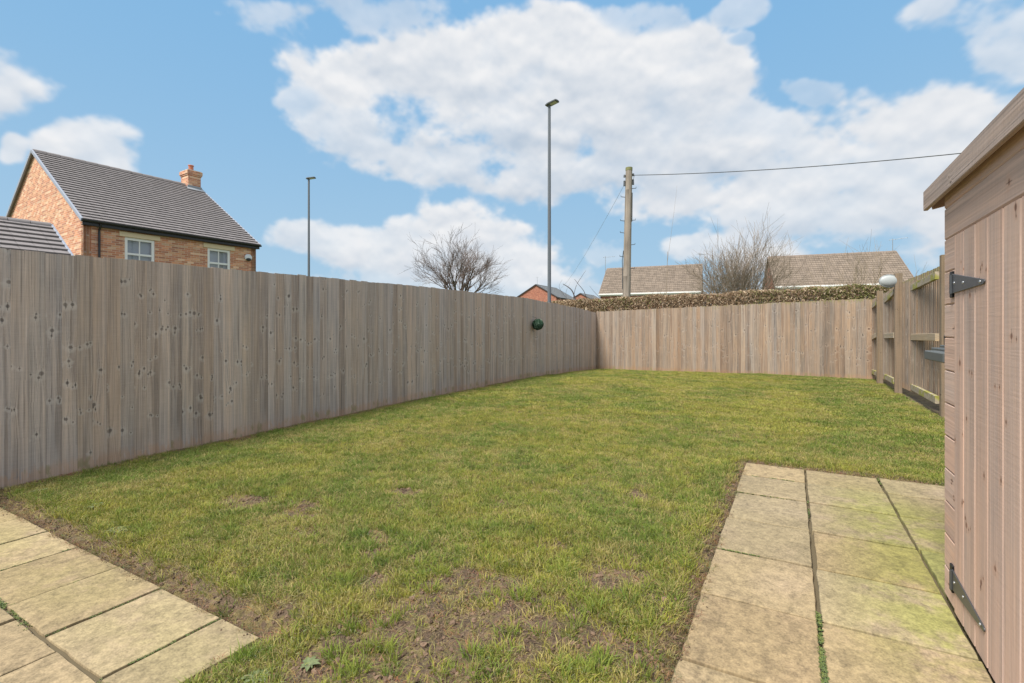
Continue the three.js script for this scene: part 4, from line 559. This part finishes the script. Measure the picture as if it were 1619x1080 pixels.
function antenna(parent, base, hgt, turn, n = 6) {
  const m = std(rgb(0.34, 0.35, 0.37), 0.5, { metalness: 0.5 }); const a = new THREE.Group(); a.name = 'television_aerial'; a.position.copy(base); a.rotation.y = turn; parent.add(a);
  mesh('mast', tube([new THREE.Vector3(0, 0, 0), new THREE.Vector3(0, hgt, 0)], 0.028, 0.022, 6, true), m, a); mesh('boom', tube([new THREE.Vector3(-0.25, hgt - 0.1, 0), new THREE.Vector3(0.95, hgt - 0.04, 0)], 0.014, 0.014, 5, true), m, a);
  for (let i = 0; i < n; i++) { const x = -0.2 + i * 1.1 / (n - 1), l = i === 0 ? 0.32 : 0.2; mesh('element', tube([new THREE.Vector3(x, hgt - 0.1 + x * 0.05, -l), new THREE.Vector3(x, hgt - 0.1 + x * 0.05, l)], 0.008, 0.008, 4, true), m, a); }
}
const U2 = (X, Z) => new THREE.Vector3(X * CS - Z * SN, 0, -(X * SN + Z * CS)); // camera-plan (right, forward) -> world
const D2 = (X, Z) => U2(X, Z).normalize();
const blackPlastic = std(rgb(0.022, 0.023, 0.026), 0.4), whitePaint = std(rgb(0.84, 0.84, 0.82), 0.45), greyVerge = std(rgb(0.30, 0.33, 0.40), 0.5), stone = std(rgb(0.72, 0.59, 0.40), 0.9);
const orangeBrick = brickTex([[0.64, 0.30, 0.165], [0.67, 0.37, 0.21], [0.55, 0.23, 0.125], [0.70, 0.45, 0.29], [0.47, 0.21, 0.13], [0.64, 0.33, 0.19]], [0.66, 0.53, 0.43], 3);
const redBrick = brickTex([[0.36, 0.12, 0.075], [0.40, 0.15, 0.09], [0.32, 0.10, 0.065], [0.43, 0.17, 0.11]], [0.40, 0.27, 0.21], 9);
const greyTile = std(0xffffff, 0.75, { map: tileTex([0.25, 0.225, 0.225], 0.06, 2) }), brownTile = std(0xffffff, 0.9, { map: tileTex([0.235, 0.185, 0.145], 0.3, 8) }), slateTile = std(0xffffff, 0.8, { map: tileTex([0.20, 0.21, 0.22], 0.2, 5) });

// the new brick house behind the left fence
{
  const ph = Math.atan(501.5 / 778), a = D2(Math.sin(ph), Math.cos(ph)), b = D2(-Math.cos(ph), Math.sin(ph)), X = (130.5 - CX) / F, Z = 778 * 3.75 / 174.2;
  const ovg = 0.08, K = U2(X * Z, Z).addScaledVector(b, 0.20).addScaledVector(a, ovg); const L = 6.22 - 2 * ovg, w = 5.3, he = 4.92 + 0.13, hr = 8.36;
  const win = [{ s: 1.18, w: 0.95, y: 3.36, h: 1.2 }, { s: 4.02, w: 0.92, y: 3.36, h: 1.2 }];
  const { h, at, place, sgn, y0 } = house({ name: 'brick_house', label: 'orange brick house with grey tiled roof and chimney above the grey fence', K, a, b, L, w, he, hr, over: ovg, brick: orangeBrick, windows: win, gauge: 0.25, tile: greyTile, tileOpt: { tileW: 0.3, th: 0.05, jit: 0.001 }, vergeMat: greyVerge, fasciaMat: blackPlastic, gutterMat: blackPlastic });
  const glass = new THREE.MeshPhysicalMaterial({ color: 0xffffff, roughness: 0.02, transmission: 1, thickness: 0, ior: 1.5 }), blind = std(rgb(0.30, 0.34, 0.40), 0.9);
  for (const W of win) {
    const wn = new THREE.Group(); wn.name = 'window'; h.add(wn); place(wn); const z = -0.06 * sgn; const bx = (n, cx, cy, ww, hh, dd, m, zz = z) => { const q = mesh(n, cbox(ww, hh, dd, 0.005), m, wn); q.position.set(cx, cy, zz); return q; };
    const cx = W.s + W.w / 2, cy = W.y + W.h / 2, fw = 0.095;
    bx('frame', W.s + fw / 2, cy, fw, W.h, 0.08, whitePaint); bx('frame', W.s + W.w - fw / 2, cy, fw, W.h, 0.08, whitePaint); bx('frame', cx, W.y + W.h - fw / 2, W.w - 2 * fw, fw, 0.078, whitePaint); bx('frame', cx, W.y + fw / 2, W.w - 2 * fw, fw, 0.078, whitePaint);
    bx('glazing_bar', cx, cy, 0.036, W.h - 2 * fw, 0.05, whitePaint); bx('meeting_rail', cx, cy, W.w - 2 * fw, 0.075, 0.06, whitePaint);
    for (const sx of [-1, 1]) for (const sy of [-1, 1]) { const pw = (W.w - 2 * fw) / 2 - 0.018, phh = (W.h - 2 * fw) / 2 - 0.038; bx('pane', cx + sx * (pw / 2 + 0.018), cy + sy * (phh / 2 + 0.038), pw, phh, 0.006, glass, -0.075 * sgn); }
    bx('blind', cx, cy, W.w - 0.02, W.h - 0.02, 0.01, blind, -0.17 * sgn);
    const li = mesh('lintel', cbox(W.w + 0.34, 0.18, 0.06, 0.006), stone, h); place(li); li.position.copy(at(cx, -0.012, W.y + W.h + 0.09));
    const si = mesh('sill', cbox(W.w + 0.2, 0.08, 0.16, 0.006), stone, h); place(si); si.position.copy(at(cx, -0.04, W.y - 0.04));
  }
  const dp = at(0.42, -0.06, 0), ln = mesh('downpipe', tube([dp.clone().setY(0), dp.clone().setY(y0 - 0.3)], 0.036, 0.036, 10), blackPlastic, h); const off = mesh('pipe_offset', tube([dp.clone().setY(y0 - 0.34), dp.clone().setY(y0 - 0.28), at(0.42, -0.19, y0 - 0.12), at(0.42, -0.22, y0 - 0.06)], 0.037, 0.037, 10), blackPlastic, h);
  const al = mesh('alarm_box', new THREE.SphereGeometry(0.17, 16, 10), std(rgb(0.75, 0.77, 0.8), 0.4), h); al.scale.set(1, 0.9, 0.35); place(al); al.position.copy(at(L - 0.36, -0.03, 4.36)); const ab = mesh('alarm_strobe', new THREE.SphereGeometry(0.12, 14, 8), blackPlastic, h); ab.scale.set(1, 0.6, 0.5); place(ab); ab.position.copy(at(L - 0.36, -0.055, 4.27));
  // chimney astride the ridge
  const ch = new THREE.Group(); ch.name = 'chimney'; h.add(ch); const cs = L - 0.30, bm = std(0xffffff, 0.95, { map: orangeBrick });
  const blk = (n, w1, w2, ya, yb, m) => { const g = cbox(w1, yb - ya, w2, 0.006); const q = mesh(n, g, m, ch); place(q); q.position.copy(at(cs, w, (ya + yb) / 2)); return q; };
  const bu = bm; blk('stack', 0.58, 0.74, hr - 1.0, hr + 0.44, bu); blk('corbel', 0.64, 0.80, hr + 0.44, hr + 0.51, bu); blk('corbel', 0.70, 0.86, hr + 0.51, hr + 0.68, bu); blk('flaunching', 0.64, 0.80, hr + 0.68, hr + 0.72, std(rgb(0.45, 0.42, 0.38), 0.95));
  const pot = mesh('chimney_pot', new THREE.LatheGeometry([[0.0, 0], [0.13, 0], [0.115, 0.05], [0.105, 0.28], [0.13, 0.31], [0.13, 0.34], [0.085, 0.34], [0.08, 0.1]].map(([x, y]) => new THREE.Vector2(x, y)), 20), std(rgb(0.50, 0.17, 0.10), 0.85), ch); pot.position.copy(at(cs, w, hr + 0.70));
  const lead = std(rgb(0.28, 0.30, 0.33), 0.6); const fl = mesh('flashing', cbox(0.66, 0.20, 0.03, 0.004), lead, ch); place(fl); fl.position.copy(at(cs, w - 0.385, hr - 0.16)); const ap = mesh('apron_flashing', cbox(0.78, 0.012, 0.26, 0.003), lead, ch); place(ap); ap.position.copy(at(cs, w - 0.50, hr - 0.235)); ap.rotateX(sgn * Math.atan((hr - he) / w));

  // garage roof in front of the gable
  const gr = new THREE.Vector3().copy(U2((80 - CX) / F * 13.0, 13.0)), hw = 2.4, gl = 5.6, ghr = 1.17 + 164.5 * 13 / 778, ghe = 2.45;
  house({ name: 'garage', label: 'low building with grey tiled roof beside the orange brick house gable', K: gr.clone().addScaledVector(a, -gl - 0.1).addScaledVector(b, -hw), a, b, L: gl, w: hw, he: ghe, hr: ghr, over: 0.1, brick: orangeBrick, windows: [], gauge: 0.25, tile: greyTile, tileOpt: { tileW: 0.3, th: 0.05, jit: 0.001 }, vergeMat: greyVerge, fasciaMat: blackPlastic, gutterMat: blackPlastic });
}
// the pair of brown-tiled houses beyond the hedge
{
  const mk = (X, Z, X2, Z2, label) => {
    const a = D2(X2 - X, Z2 - Z), toward = new THREE.Vector3().crossVectors(a, new THREE.Vector3(0, 1, 0)), b = toward.clone(); if (b.dot(U2(X, Z)) < 0) b.negate();
    const L = Math.hypot(X2 - X, Z2 - Z), w = 3.75, K = U2(X, Z).addScaledVector(b, -w);
    const r = house({ name: 'tiled_house', label, group: undefined, K: K.clone().addScaledVector(a, 0.1), a, b, L: L - 0.2, w, he: 4.62, hr: 7.36, over: 0.1, brick: redBrick, windows: [{ s: 1.2, w: 1.6, y: 2.9, h: 1.2 }, { s: L - 3.4, w: 1.6, y: 2.9, h: 1.2 }], gauge: 0.33, tile: brownTile, tileOpt: { tileW: 0.33, amp: 0.03, th: 0.02, seg: 6 }, vergeMat: std(rgb(0.22, 0.17, 0.14), 0.9), fasciaMat: whitePaint, gutterMat: whitePaint, squareGutter: true, ridge: std(rgb(0.23, 0.18, 0.15), 0.9) });
    for (const s of [1.2, L - 3.4]) { const f = mesh('window', cbox(1.6, 1.2, 0.05, 0.004), whitePaint, r.h); r.place(f); f.position.copy(r.at(s + 0.8, 0.1, 3.5)); const p = mesh('pane', cbox(1.4, 1.0, 0.02, 0.003), std(rgb(0.12, 0.14, 0.16), 0.08), f); p.position.z = (r.sgn) * 0.028; }
    return { r, L };
  };
  const m1 = mk(9.67, 50, 18.0, 46.6, 'brown tiled house behind the telegraph pole'); antenna(m1.r.h, m1.r.at(-0.35, 4.1, 6.6), 2.1, 0.4); antenna(m1.r.h, m1.r.at(m1.L - 0.3, 3.75, 7.3), 1.15, 1.2, 8);
  const m2 = mk(21.84, 42, 30.34, 38.9, 'brown tiled house with a red brick gable behind the right end of the hedge'); antenna(m2.r.h, m2.r.at(0.0, 3.9, 7.2), 1.1, 0.3); antenna(m2.r.h, m2.r.at(m2.L - 0.3, 3.75, 7.3), 1.1, -0.2, 4);
  // far red brick gables
  const mk2 = (X, Z, X2, Z2, hr, he, w, label) => { const a = D2(X2 - X, Z2 - Z), b = D2(-(Z2 - Z), X2 - X); const K = U2(X, Z).addScaledVector(b, -w); return house({ name: 'gabled_house', label, K, a, b, L: Math.hypot(X2 - X, Z2 - Z), w, he, hr, over: 0.15, brick: redBrick, gauge: 0.4, tile: slateTile, tileOpt: { tileW: 0.6, th: 0.03 }, vergeMat: std(rgb(0.06, 0.06, 0.07), 0.7), fasciaMat: blackPlastic, gutterMat: blackPlastic }); };
  const g1 = mk2(4.15, 85, 8.27, 92.6, 9.0, 6.75, 4.0, 'far red brick gable end beside the tall street lamp'); antenna(g1.h, g1.at(0.5, 4.0, 8.9), 1.5, 0.2, 3);
  mk2(15.3, 110, 19.5, 117.5, 9.35, 7.2, 3.9, 'farther red brick gable just showing above the hedge');
}

// ---------------------------------------------------------------- street lamps, pole, cables
{
  const steel = std(rgb(0.15, 0.165, 0.185), 0.5, { metalness: 0.3 }), headM = std(rgb(0.10, 0.11, 0.12), 0.5), lensM = std(rgb(0.55, 0.55, 0.55), 0.25);
  const lampAt = (px, py, Z, hdir, label, sc) => {
    const l = thing('street_lamp', label, 'street lamp'), top = atZ(px, py, Z), base = top.clone().setY(-0.1);
    mesh('base_column', tube([base, base.clone().setY(1.4)], 0.075, 0.075, 14), steel, l); mesh('column', tube([base.clone().setY(1.38), top], 0.057, 0.042, 14, true), steel, l);
    const hd = new THREE.Group(); hd.name = 'lamp_head'; l.add(hd); hd.position.copy(top); hd.scale.setScalar(0.62); hd.quaternion.setFromUnitVectors(new THREE.Vector3(1, 0, 0), hdir.clone().normalize()); 
    mesh('spigot', new THREE.CylinderGeometry(0.05, 0.055, 0.2, 12), steel, hd).position.y = 0.0;
    const s = new THREE.Shape(); s.moveTo(-0.16, -0.10); s.lineTo(0.02, -0.16); s.lineTo(0.46, -0.15); s.quadraticCurveTo(0.52, 0, 0.46, 0.15); s.lineTo(0.02, 0.16); s.lineTo(-0.16, 0.10); s.closePath(); const g = new THREE.ExtrudeGeometry(s, { depth: 0.045, bevelEnabled: true, bevelSize: 0.012, bevelThickness: 0.012, bevelSegments: 2 }); g.rotateX(-Math.PI / 2); const hs = mesh('housing', g, headM, hd); hs.position.y = 0.06; hs.rotation.z = 0.1;
    const le = mesh('lens', cbox(0.36, 0.012, 0.24, 0.003), lensM, hs); le.position.set(0.24, -0.018, 0);
    for (let i = 0; i < 5; i++) { const f = mesh('cooling_fin', cbox(0.24, 0.03, 0.012, 0.002), headM, hs); f.position.set(0.02, 0.072, -0.1 + i * 0.05); }
  };
  lampAt(868.5, 168, 14.6, D2(0.8, -0.7).setY(0.0), 'tall grey street lamp standing beyond the fence by the topiary ball');
  lampAt(488.2, 284, 22.1, D2(1, -0.12), 'grey street lamp standing beyond the fence near the brick house');

  // telegraph pole, leaning slightly
  const pole = thing('telegraph_pole', 'weathered wooden telegraph pole with step irons in front of tiled roof', 'telegraph pole'), Z = 19, t = atZ(994.5, 268, Z), bt = atZ(988.5, 560, Z); bt.y = -0.1;
  const wt = dataTex(256, 512, (x, y, o) => { const g = fb2(x * 26, y * 3, 4), n = fb2(x * 6, y * 9 + 5, 3); const k = 0.72 + 0.7 * (g - 0.5) + 0.4 * (n - 0.5); o[0] = 0.40 * k; o[1] = 0.335 * k; o[2] = 0.275 * k; }); wt.repeat.set(1, 0.3);
  const pm = std(0xffffff, 0.95, { map: wt }); mesh('shaft', tube([bt, bt.clone().lerp(t, 0.35), bt.clone().lerp(t, 0.7), t], 0.165, 0.125, 16, true), pm, pole);
  const cap = mesh('cap', new THREE.CylinderGeometry(0.132, 0.132, 0.12, 14), std(rgb(0.22, 0.22, 0.10), 0.95), pole); cap.position.copy(t).y += 0.01;
  const iron = std(rgb(0.10, 0.11, 0.12), 0.6, { metalness: 0.5 }), right = U2(1, 0);
  for (const [py, s] of [[297, 1], [310, -1], [345, 1], [346, -1], [364, -1], [382, 1], [400, -1], [418, 1]]) { const k = (py - 268) / (560 - 268), c = t.clone().lerp(bt, k), r0 = 0.125, p0 = c.clone().addScaledVector(right, s * r0 * 0.8), p1 = c.clone().addScaledVector(right, s * 0.29).setY(c.y + 0.02); mesh('step_iron', tube([p0, p1, p1.clone().setY(p1.y + 0.05)], 0.013, 0.012, 6, true), iron, pole); }
  for (const [dx, py] of [[-1, 278], [1, 276], [1, 287], [-1, 289]]) { const c = t.clone().lerp(bt, (py - 268) / 292).addScaledVector(right, dx * 0.165); const g = mesh('insulator', new THREE.CylinderGeometry(0.035, 0.045, py > 280 ? 0.2 : 0.09, 10), iron, pole); g.position.copy(c); }
  mesh('pole_cable', tube([t.clone().lerp(bt, 0.12).addScaledVector(right, 0.145), t.clone().lerp(bt, 0.25).addScaledVector(right, 0.155), t.clone().lerp(bt, 0.27).addScaledVector(right, 0.15)], 0.014, 0.014, 6), iron, pole);
  mesh('pole_cable', tube([t.clone().lerp(bt, 0.42).addScaledVector(right, -0.15), t.clone().lerp(bt, 0.47).addScaledVector(right, -0.19), t.clone().lerp(bt, 0.54).addScaledVector(right, -0.17), t.clone().lerp(bt, 0.62).addScaledVector(right, -0.16)], 0.014, 0.014, 6), iron, pole);
  const cableM = std(rgb(0.07, 0.075, 0.08), 0.7); const cat = (A, B, sag, n = 26) => { const p = []; for (let i = 0; i <= n; i++) { const k = i / n, q = A.clone().lerp(B, k); q.y -= sag * 4 * k * (1 - k); p.push(q); } return p; };
  const e = atZ(1003, 277, 18.95), far = atZ(1960, 190, 10.5); const c1 = mesh('overhead_cable', tube([t.clone().lerp(bt, 0.07).addScaledVector(right, 0.15), e, ...cat(e, far, 0.24).slice(1)], 0.013, 0.013, 6), cableM, scene); c1.name = numbered('overhead_cable'); c1.userData = { label: 'black telephone cable running from the telegraph pole over the shed', category: 'cable' };
  const s2 = t.clone().lerp(bt, 0.08).addScaledVector(right, -0.17), e2 = atZ(884, 458, 80); const c2 = mesh('x', tube(cat(s2, e2, 0.6), 0.006, 0.012, 5), std(rgb(0.25, 0.27, 0.3), 0.7), scene); c2.name = numbered('overhead_cable'); c2.userData = { label: 'thin wire dropping from the telegraph pole to the far red gable', category: 'cable' };
}

// ---------------------------------------------------------------- trees, shrubs and hedge
function growTree({ base, height, spread, seed, stems = 1, trunkR, levels = 5, splitLow = 0.25, up = 0.5, twig = 0.006, trunkH, sides = 5, wiggle = 0.18, kids = 3, bole = 0 }) {
  const R = rng(seed), trunk = [], crown = [];
  const V3 = THREE.Vector3, rnd = () => new V3(R() - 0.5, R() - 0.5, R() - 0.5).multiplyScalar(2);
  function limb(p, d, len, r, lev) {
    const n = lev === 0 ? 6 : lev >= levels - 1 ? 3 : 4, pts = [p.clone()], dirs = []; let q = p.clone(), dd = d.clone();
    for (let i = 0; i < n; i++) { dd.addScaledVector(rnd(), wiggle).addScaledVector(new V3(0, 1, 0), up * 0.12).normalize(); q = q.clone().addScaledVector(dd, len / n); pts.push(q); dirs.push(dd.clone()); }
    const r1 = lev >= levels - 1 ? twig * 0.6 : Math.max(twig, r * 0.5);
    (lev === 0 ? trunk : crown).push(tube(pts, r, r1, lev === 0 ? 8 : lev === 1 ? 5 : 3));
    if (lev >= levels - 1) return;
    const c = kids + (R() * 2 | 0) + (lev >= 2 ? 1 : 0);
    for (let k = 0; k < c; k++) { const f = lev === 0 ? splitLow + (1 - splitLow) * (k + R() * 0.7) / c : 0.25 + 0.75 * (k + R()) / c, i = Math.min(n - 1, Math.floor(f * n)), pt = pts[i].clone().lerp(pts[i + 1], f * n - i); const dv = dirs[i].clone(), side = rnd(); side.addScaledVector(dv, -side.dot(dv)).normalize(); const ang = 0.35 + 0.5 * R(); const nd = dv.multiplyScalar(Math.cos(ang)).addScaledVector(side, Math.sin(ang) * spread).normalize(); limb(pt, nd, len * (0.52 + 0.28 * R()), Math.max(twig, mix(r, r1, f) * 0.62), lev + 1); }
  }
  for (let s = 0; s < stems; s++) { const a = s / stems * 6.283 + R(), d = stems > 1 ? new V3(Math.cos(a) * spread * 0.35 * (0.4 + R()), 1, Math.sin(a) * spread * 0.35 * (0.4 + R())).normalize() : new V3(0.03, 1, 0.02).normalize(); if (bole) d.set(Math.cos(a) * (0.2 + 0.95 * R()), 1, Math.sin(a) * (0.2 + 0.95 * R())).normalize(); const b = base.clone().add(new V3((R() - 0.5) * 0.3 * (stems > 1), bole - 0.1, (R() - 0.5) * 0.3 * (stems > 1))); limb(b, d, (trunkH ?? height * 0.5) * (stems > 1 ? 0.75 + 0.4 * R() : 1), trunkR, 0); }
  if (bole) trunk.push(tube([base.clone().setY(-0.1), base.clone().setY(bole * 0.5), base.clone().setY(bole + 0.2)], trunkR * 2.2, trunkR * 1.6, 9));
  return { trunk: mergeGeometries(trunk), crown: mergeGeometries(crown) };
}
function tree(name, label, cat, opt, bark, twigM) { const t = thing(name, label, cat), g = growTree(opt); mesh('trunk', g.trunk, bark, t); mesh('crown', g.crown, twigM ?? bark, t); return t; }
{
  const bark = std(rgb(0.095, 0.075, 0.06), 0.95), twigs = std(rgb(0.12, 0.085, 0.07), 0.95), pale = std(rgb(0.30, 0.235, 0.17), 0.95), pale2 = std(rgb(0.24, 0.19, 0.145), 0.95);
  const bTree = U2((724 - CX) / F * 45, 45);
  tree('bare_tree', 'bare dark branched tree with rounded crown standing beyond the grey fence', 'tree', { base: bTree, height: 9, bole: 3.2, stems: 10, trunkH: 3.3, spread: 0.85, seed: 14, trunkR: 0.11, levels: 5, splitLow: 0.35, up: 0.5, twig: 0.0085, kids: 3, wiggle: 0.12 }, bark, twigs);
  tree('bare_shrub', 'bare twiggy shrub between the two brown tiled houses', 'shrub', { base: U2((1166 - CX) / F * 30, 30), height: 6.4, trunkH: 3.4, spread: 0.85, seed: 21, stems: 16, trunkR: 0.035, levels: 4, splitLow: 0.3, up: 0.5, twig: 0.0075, kids: 5 }, pale2, pale2);
  tree('bare_shrub', 'pale bare sapling in front of the house with red brick gable', 'shrub', { base: U2((1362 - CX) / F * 27, 27), height: 6, trunkH: 2.9, spread: 0.8, seed: 33, stems: 7, trunkR: 0.025, levels: 4, splitLow: 0.35, up: 0.55, twig: 0.006, kids: 3 }, pale, pale);
  tree('bare_shrub', 'thin upright bare whip rising from the hedge before the tiled roof', 'shrub', { base: U2((1051 - CX) / F * 16.6, 16.6), height: 5, trunkH: 3.9, spread: 0.22, seed: 8, stems: 1, trunkR: 0.014, levels: 2, splitLow: 0.8, up: 0.9, twig: 0.003, kids: 1, wiggle: 0.008 }, pale, pale);

  // clipped hedge behind the back fence: twigs through its depth, dry and green leaves
  const hedge = thing('hedge', 'clipped hedge with dry brown and olive leaves behind the end fence', 'hedge'), R = rng(55);
  const tw = [], leafA = new GB(), leafB = new GB(), leafC = new GB(), top = (v) => pl([[-8, 2.12], [-5.5, 2.2], [-2, 2.24], [0.5, 2.30], [3.5, 2.30]], v) + (fb2(v * 2.2, 4, 3) - 0.5) * 0.16 - 0.07, u0 = 14.75, u1 = 16.0;
  for (let i = 0; i < 6500; i++) { const v = -8 + 11.4 * R(), u = u0 + 0.1 + (u1 - u0 - 0.2) * R(), y = 0.1 + (top(v) - 0.2) * (0.35 + 0.65 * R()), l = 0.25 + 0.35 * R(), d = new THREE.Vector3(R() - 0.5, 0.45 + R() * 0.8, R() - 0.35).normalize(), p = P(u, v, y), q = p.clone().addScaledVector(d, l); if (q.y > top(v) + 0.05 + 0.24 * R() * R()) q.y = top(v) + 0.02 + 0.1 * R() * R(); tw.push(tube([p, p.clone().lerp(q, 0.5).add(new THREE.Vector3((R() - 0.5) * 0.06, 0, (R() - 0.5) * 0.06)), q], 0.006, 0.0035, 3)); }
  for (let i = 0; i < 46; i++) { const v = -7.8 + 11 * (i + R()) / 46, p = P(15.1 + 0.5 * R(), v, -0.1); tw.push(tube([p, p.clone().add(new THREE.Vector3((R() - 0.5) * 0.3, 1.0, 0)), p.clone().add(new THREE.Vector3((R() - 0.5) * 0.6, 2.1, (R() - 0.5) * 0.5))], 0.028, 0.010, 5)); }
  mesh('twigs', mergeGeometries(tw), std(rgb(0.33, 0.25, 0.18), 0.95), hedge);
  for (let i = 0; i < 52000; i++) {
    const v = -8 + 11.4 * R(), tp = top(v), e = R(); let u, y; if (e < 0.5) { u = u0 + 0.25 * R() * R(); y = 1.2 + (tp - 1.2) * R(); } else if (e < 0.9) { u = u0 + (u1 - u0) * R(); y = tp - 0.22 * R() * R() + 0.03; } else { u = u1 - 0.3 * R() * R(); y = 0.5 + (tp - 0.5) * R(); }
    const green = Math.min(0.75, Math.max(0.04, 0.06 + 0.42 * sm(-2.5, 1.8, v) + 0.7 * (fb2(v * 1.6, y * 2 + 3, 3) - 0.5))), s = 0.026 + 0.026 * R(), c = P(u, v, y), a = new THREE.Vector3(R() - 0.5, R() - 0.5, R() - 0.5).normalize(), b = new THREE.Vector3(R() - 0.5, R() - 0.5, R() - 0.5).cross(a).normalize(), L = (k, m, bend = 0) => { const q = c.clone().addScaledVector(a, k * s).addScaledVector(b, m * s); q.y += bend * s; return [q.x, q.y, q.z]; };
    (R() < green ? leafB : R() < 0.55 ? leafA : leafC).quad(L(-1.35, 0), L(0, 0.34, 0.35), L(1.35, 0), L(0, -0.34, 0.35));
  }
  const lm = (c) => new THREE.MeshPhysicalMaterial({ color: c, roughness: 0.8, side: THREE.DoubleSide, transmission: 0.3, thickness: 0 });
  mesh('dry_leaves', leafA.geo(), lm(rgb(0.40, 0.28, 0.17)), hedge); mesh('pale_leaves', leafC.geo(), lm(rgb(0.54, 0.42, 0.29)), hedge); mesh('green_leaves', leafB.geo(), lm(rgb(0.24, 0.24, 0.075)), hedge);
  // arching stems rising out of the hedge by the corner
  const br = std(rgb(0.085, 0.065, 0.055), 0.95); const st = (l, r0) => mesh('branch', tube(new THREE.CatmullRomCurve3(l.map(([x, y]) => atZ(x, y, 16.9))).getPoints(12), r0, r0 * 0.35, 5), br, hedge);
  st([[912, 490], [909, 472], [904, 459], [897, 453], [890, 449]], 0.028); st([[930, 488], [924, 462], [915, 450], [908, 441]], 0.014); st([[905, 480], [911, 452], [920, 437], [926, 428]], 0.010); st([[894, 470], [884, 453], [889, 442]], 0.006); st([[958, 480], [940, 462], [932, 452]], 0.008); st([[897, 480], [895, 462], [902, 446]], 0.006);
}
// small broad-leaved weeds at the lawn's edge
{
  const R = rng(91), lm = new THREE.MeshPhysicalMaterial({ color: rgb(0.17, 0.21, 0.085), roughness: 0.7, side: THREE.DoubleSide, transmission: 0.25, thickness: 0 });
  const spots = [[62, 775, 0.06, 'dandelion rosette at the foot of the grey fence near the terrace'], [186, 838, 0.06, 'broad leaved weed in the lawn above the terrace edge'], [488, 1062, 0.036, 'grey green weed rosette in the bare earth by the terrace corner'], [152, 800, 0.06, 'small weed on the cut earth edge of the terrace'], [408, 1074, 0.05, 'dark leaved weed beside the corner slab of the terrace']];
  for (const [px, py, s, label] of spots) {
    const w = thing('weed', label, 'weed'), { u, v } = atGround(px, py, 0.0), y = ground(u, v); w.position.copy(P(u, v, y - 0.002));
    for (let i = 0; i < 9; i++) { const g = new GB(), a = i * 0.7 + R() * 0.4, L = s * (0.7 + 0.5 * R()), n = 4, dx = Math.cos(a), dz = Math.sin(a); let prev = null; for (let k = 0; k <= n; k++) { const t = k / n, ww = L * 0.22 * Math.sin(Math.PI * Math.min(1, 0.12 + t * 0.9)), yy = 0.004 + L * 0.55 * t * (1.2 - t), c = [dx * L * t, yy, dz * L * t], l = [c[0] - dz * ww, yy + 0.002, c[2] + dx * ww], r = [c[0] + dz * ww, yy + 0.002, c[2] - dx * ww]; if (prev) { g.quad(prev[0], prev[1], c, l); g.quad(prev[1], prev[2], r, c); } prev = [l, c, r]; } mesh('leaf', g.geo(), lm, w); }
  }
}

scene.traverse((o) => { if (o.isMesh) o.castShadow = o.receiveShadow = true; });
renderer.render(scene, camera);
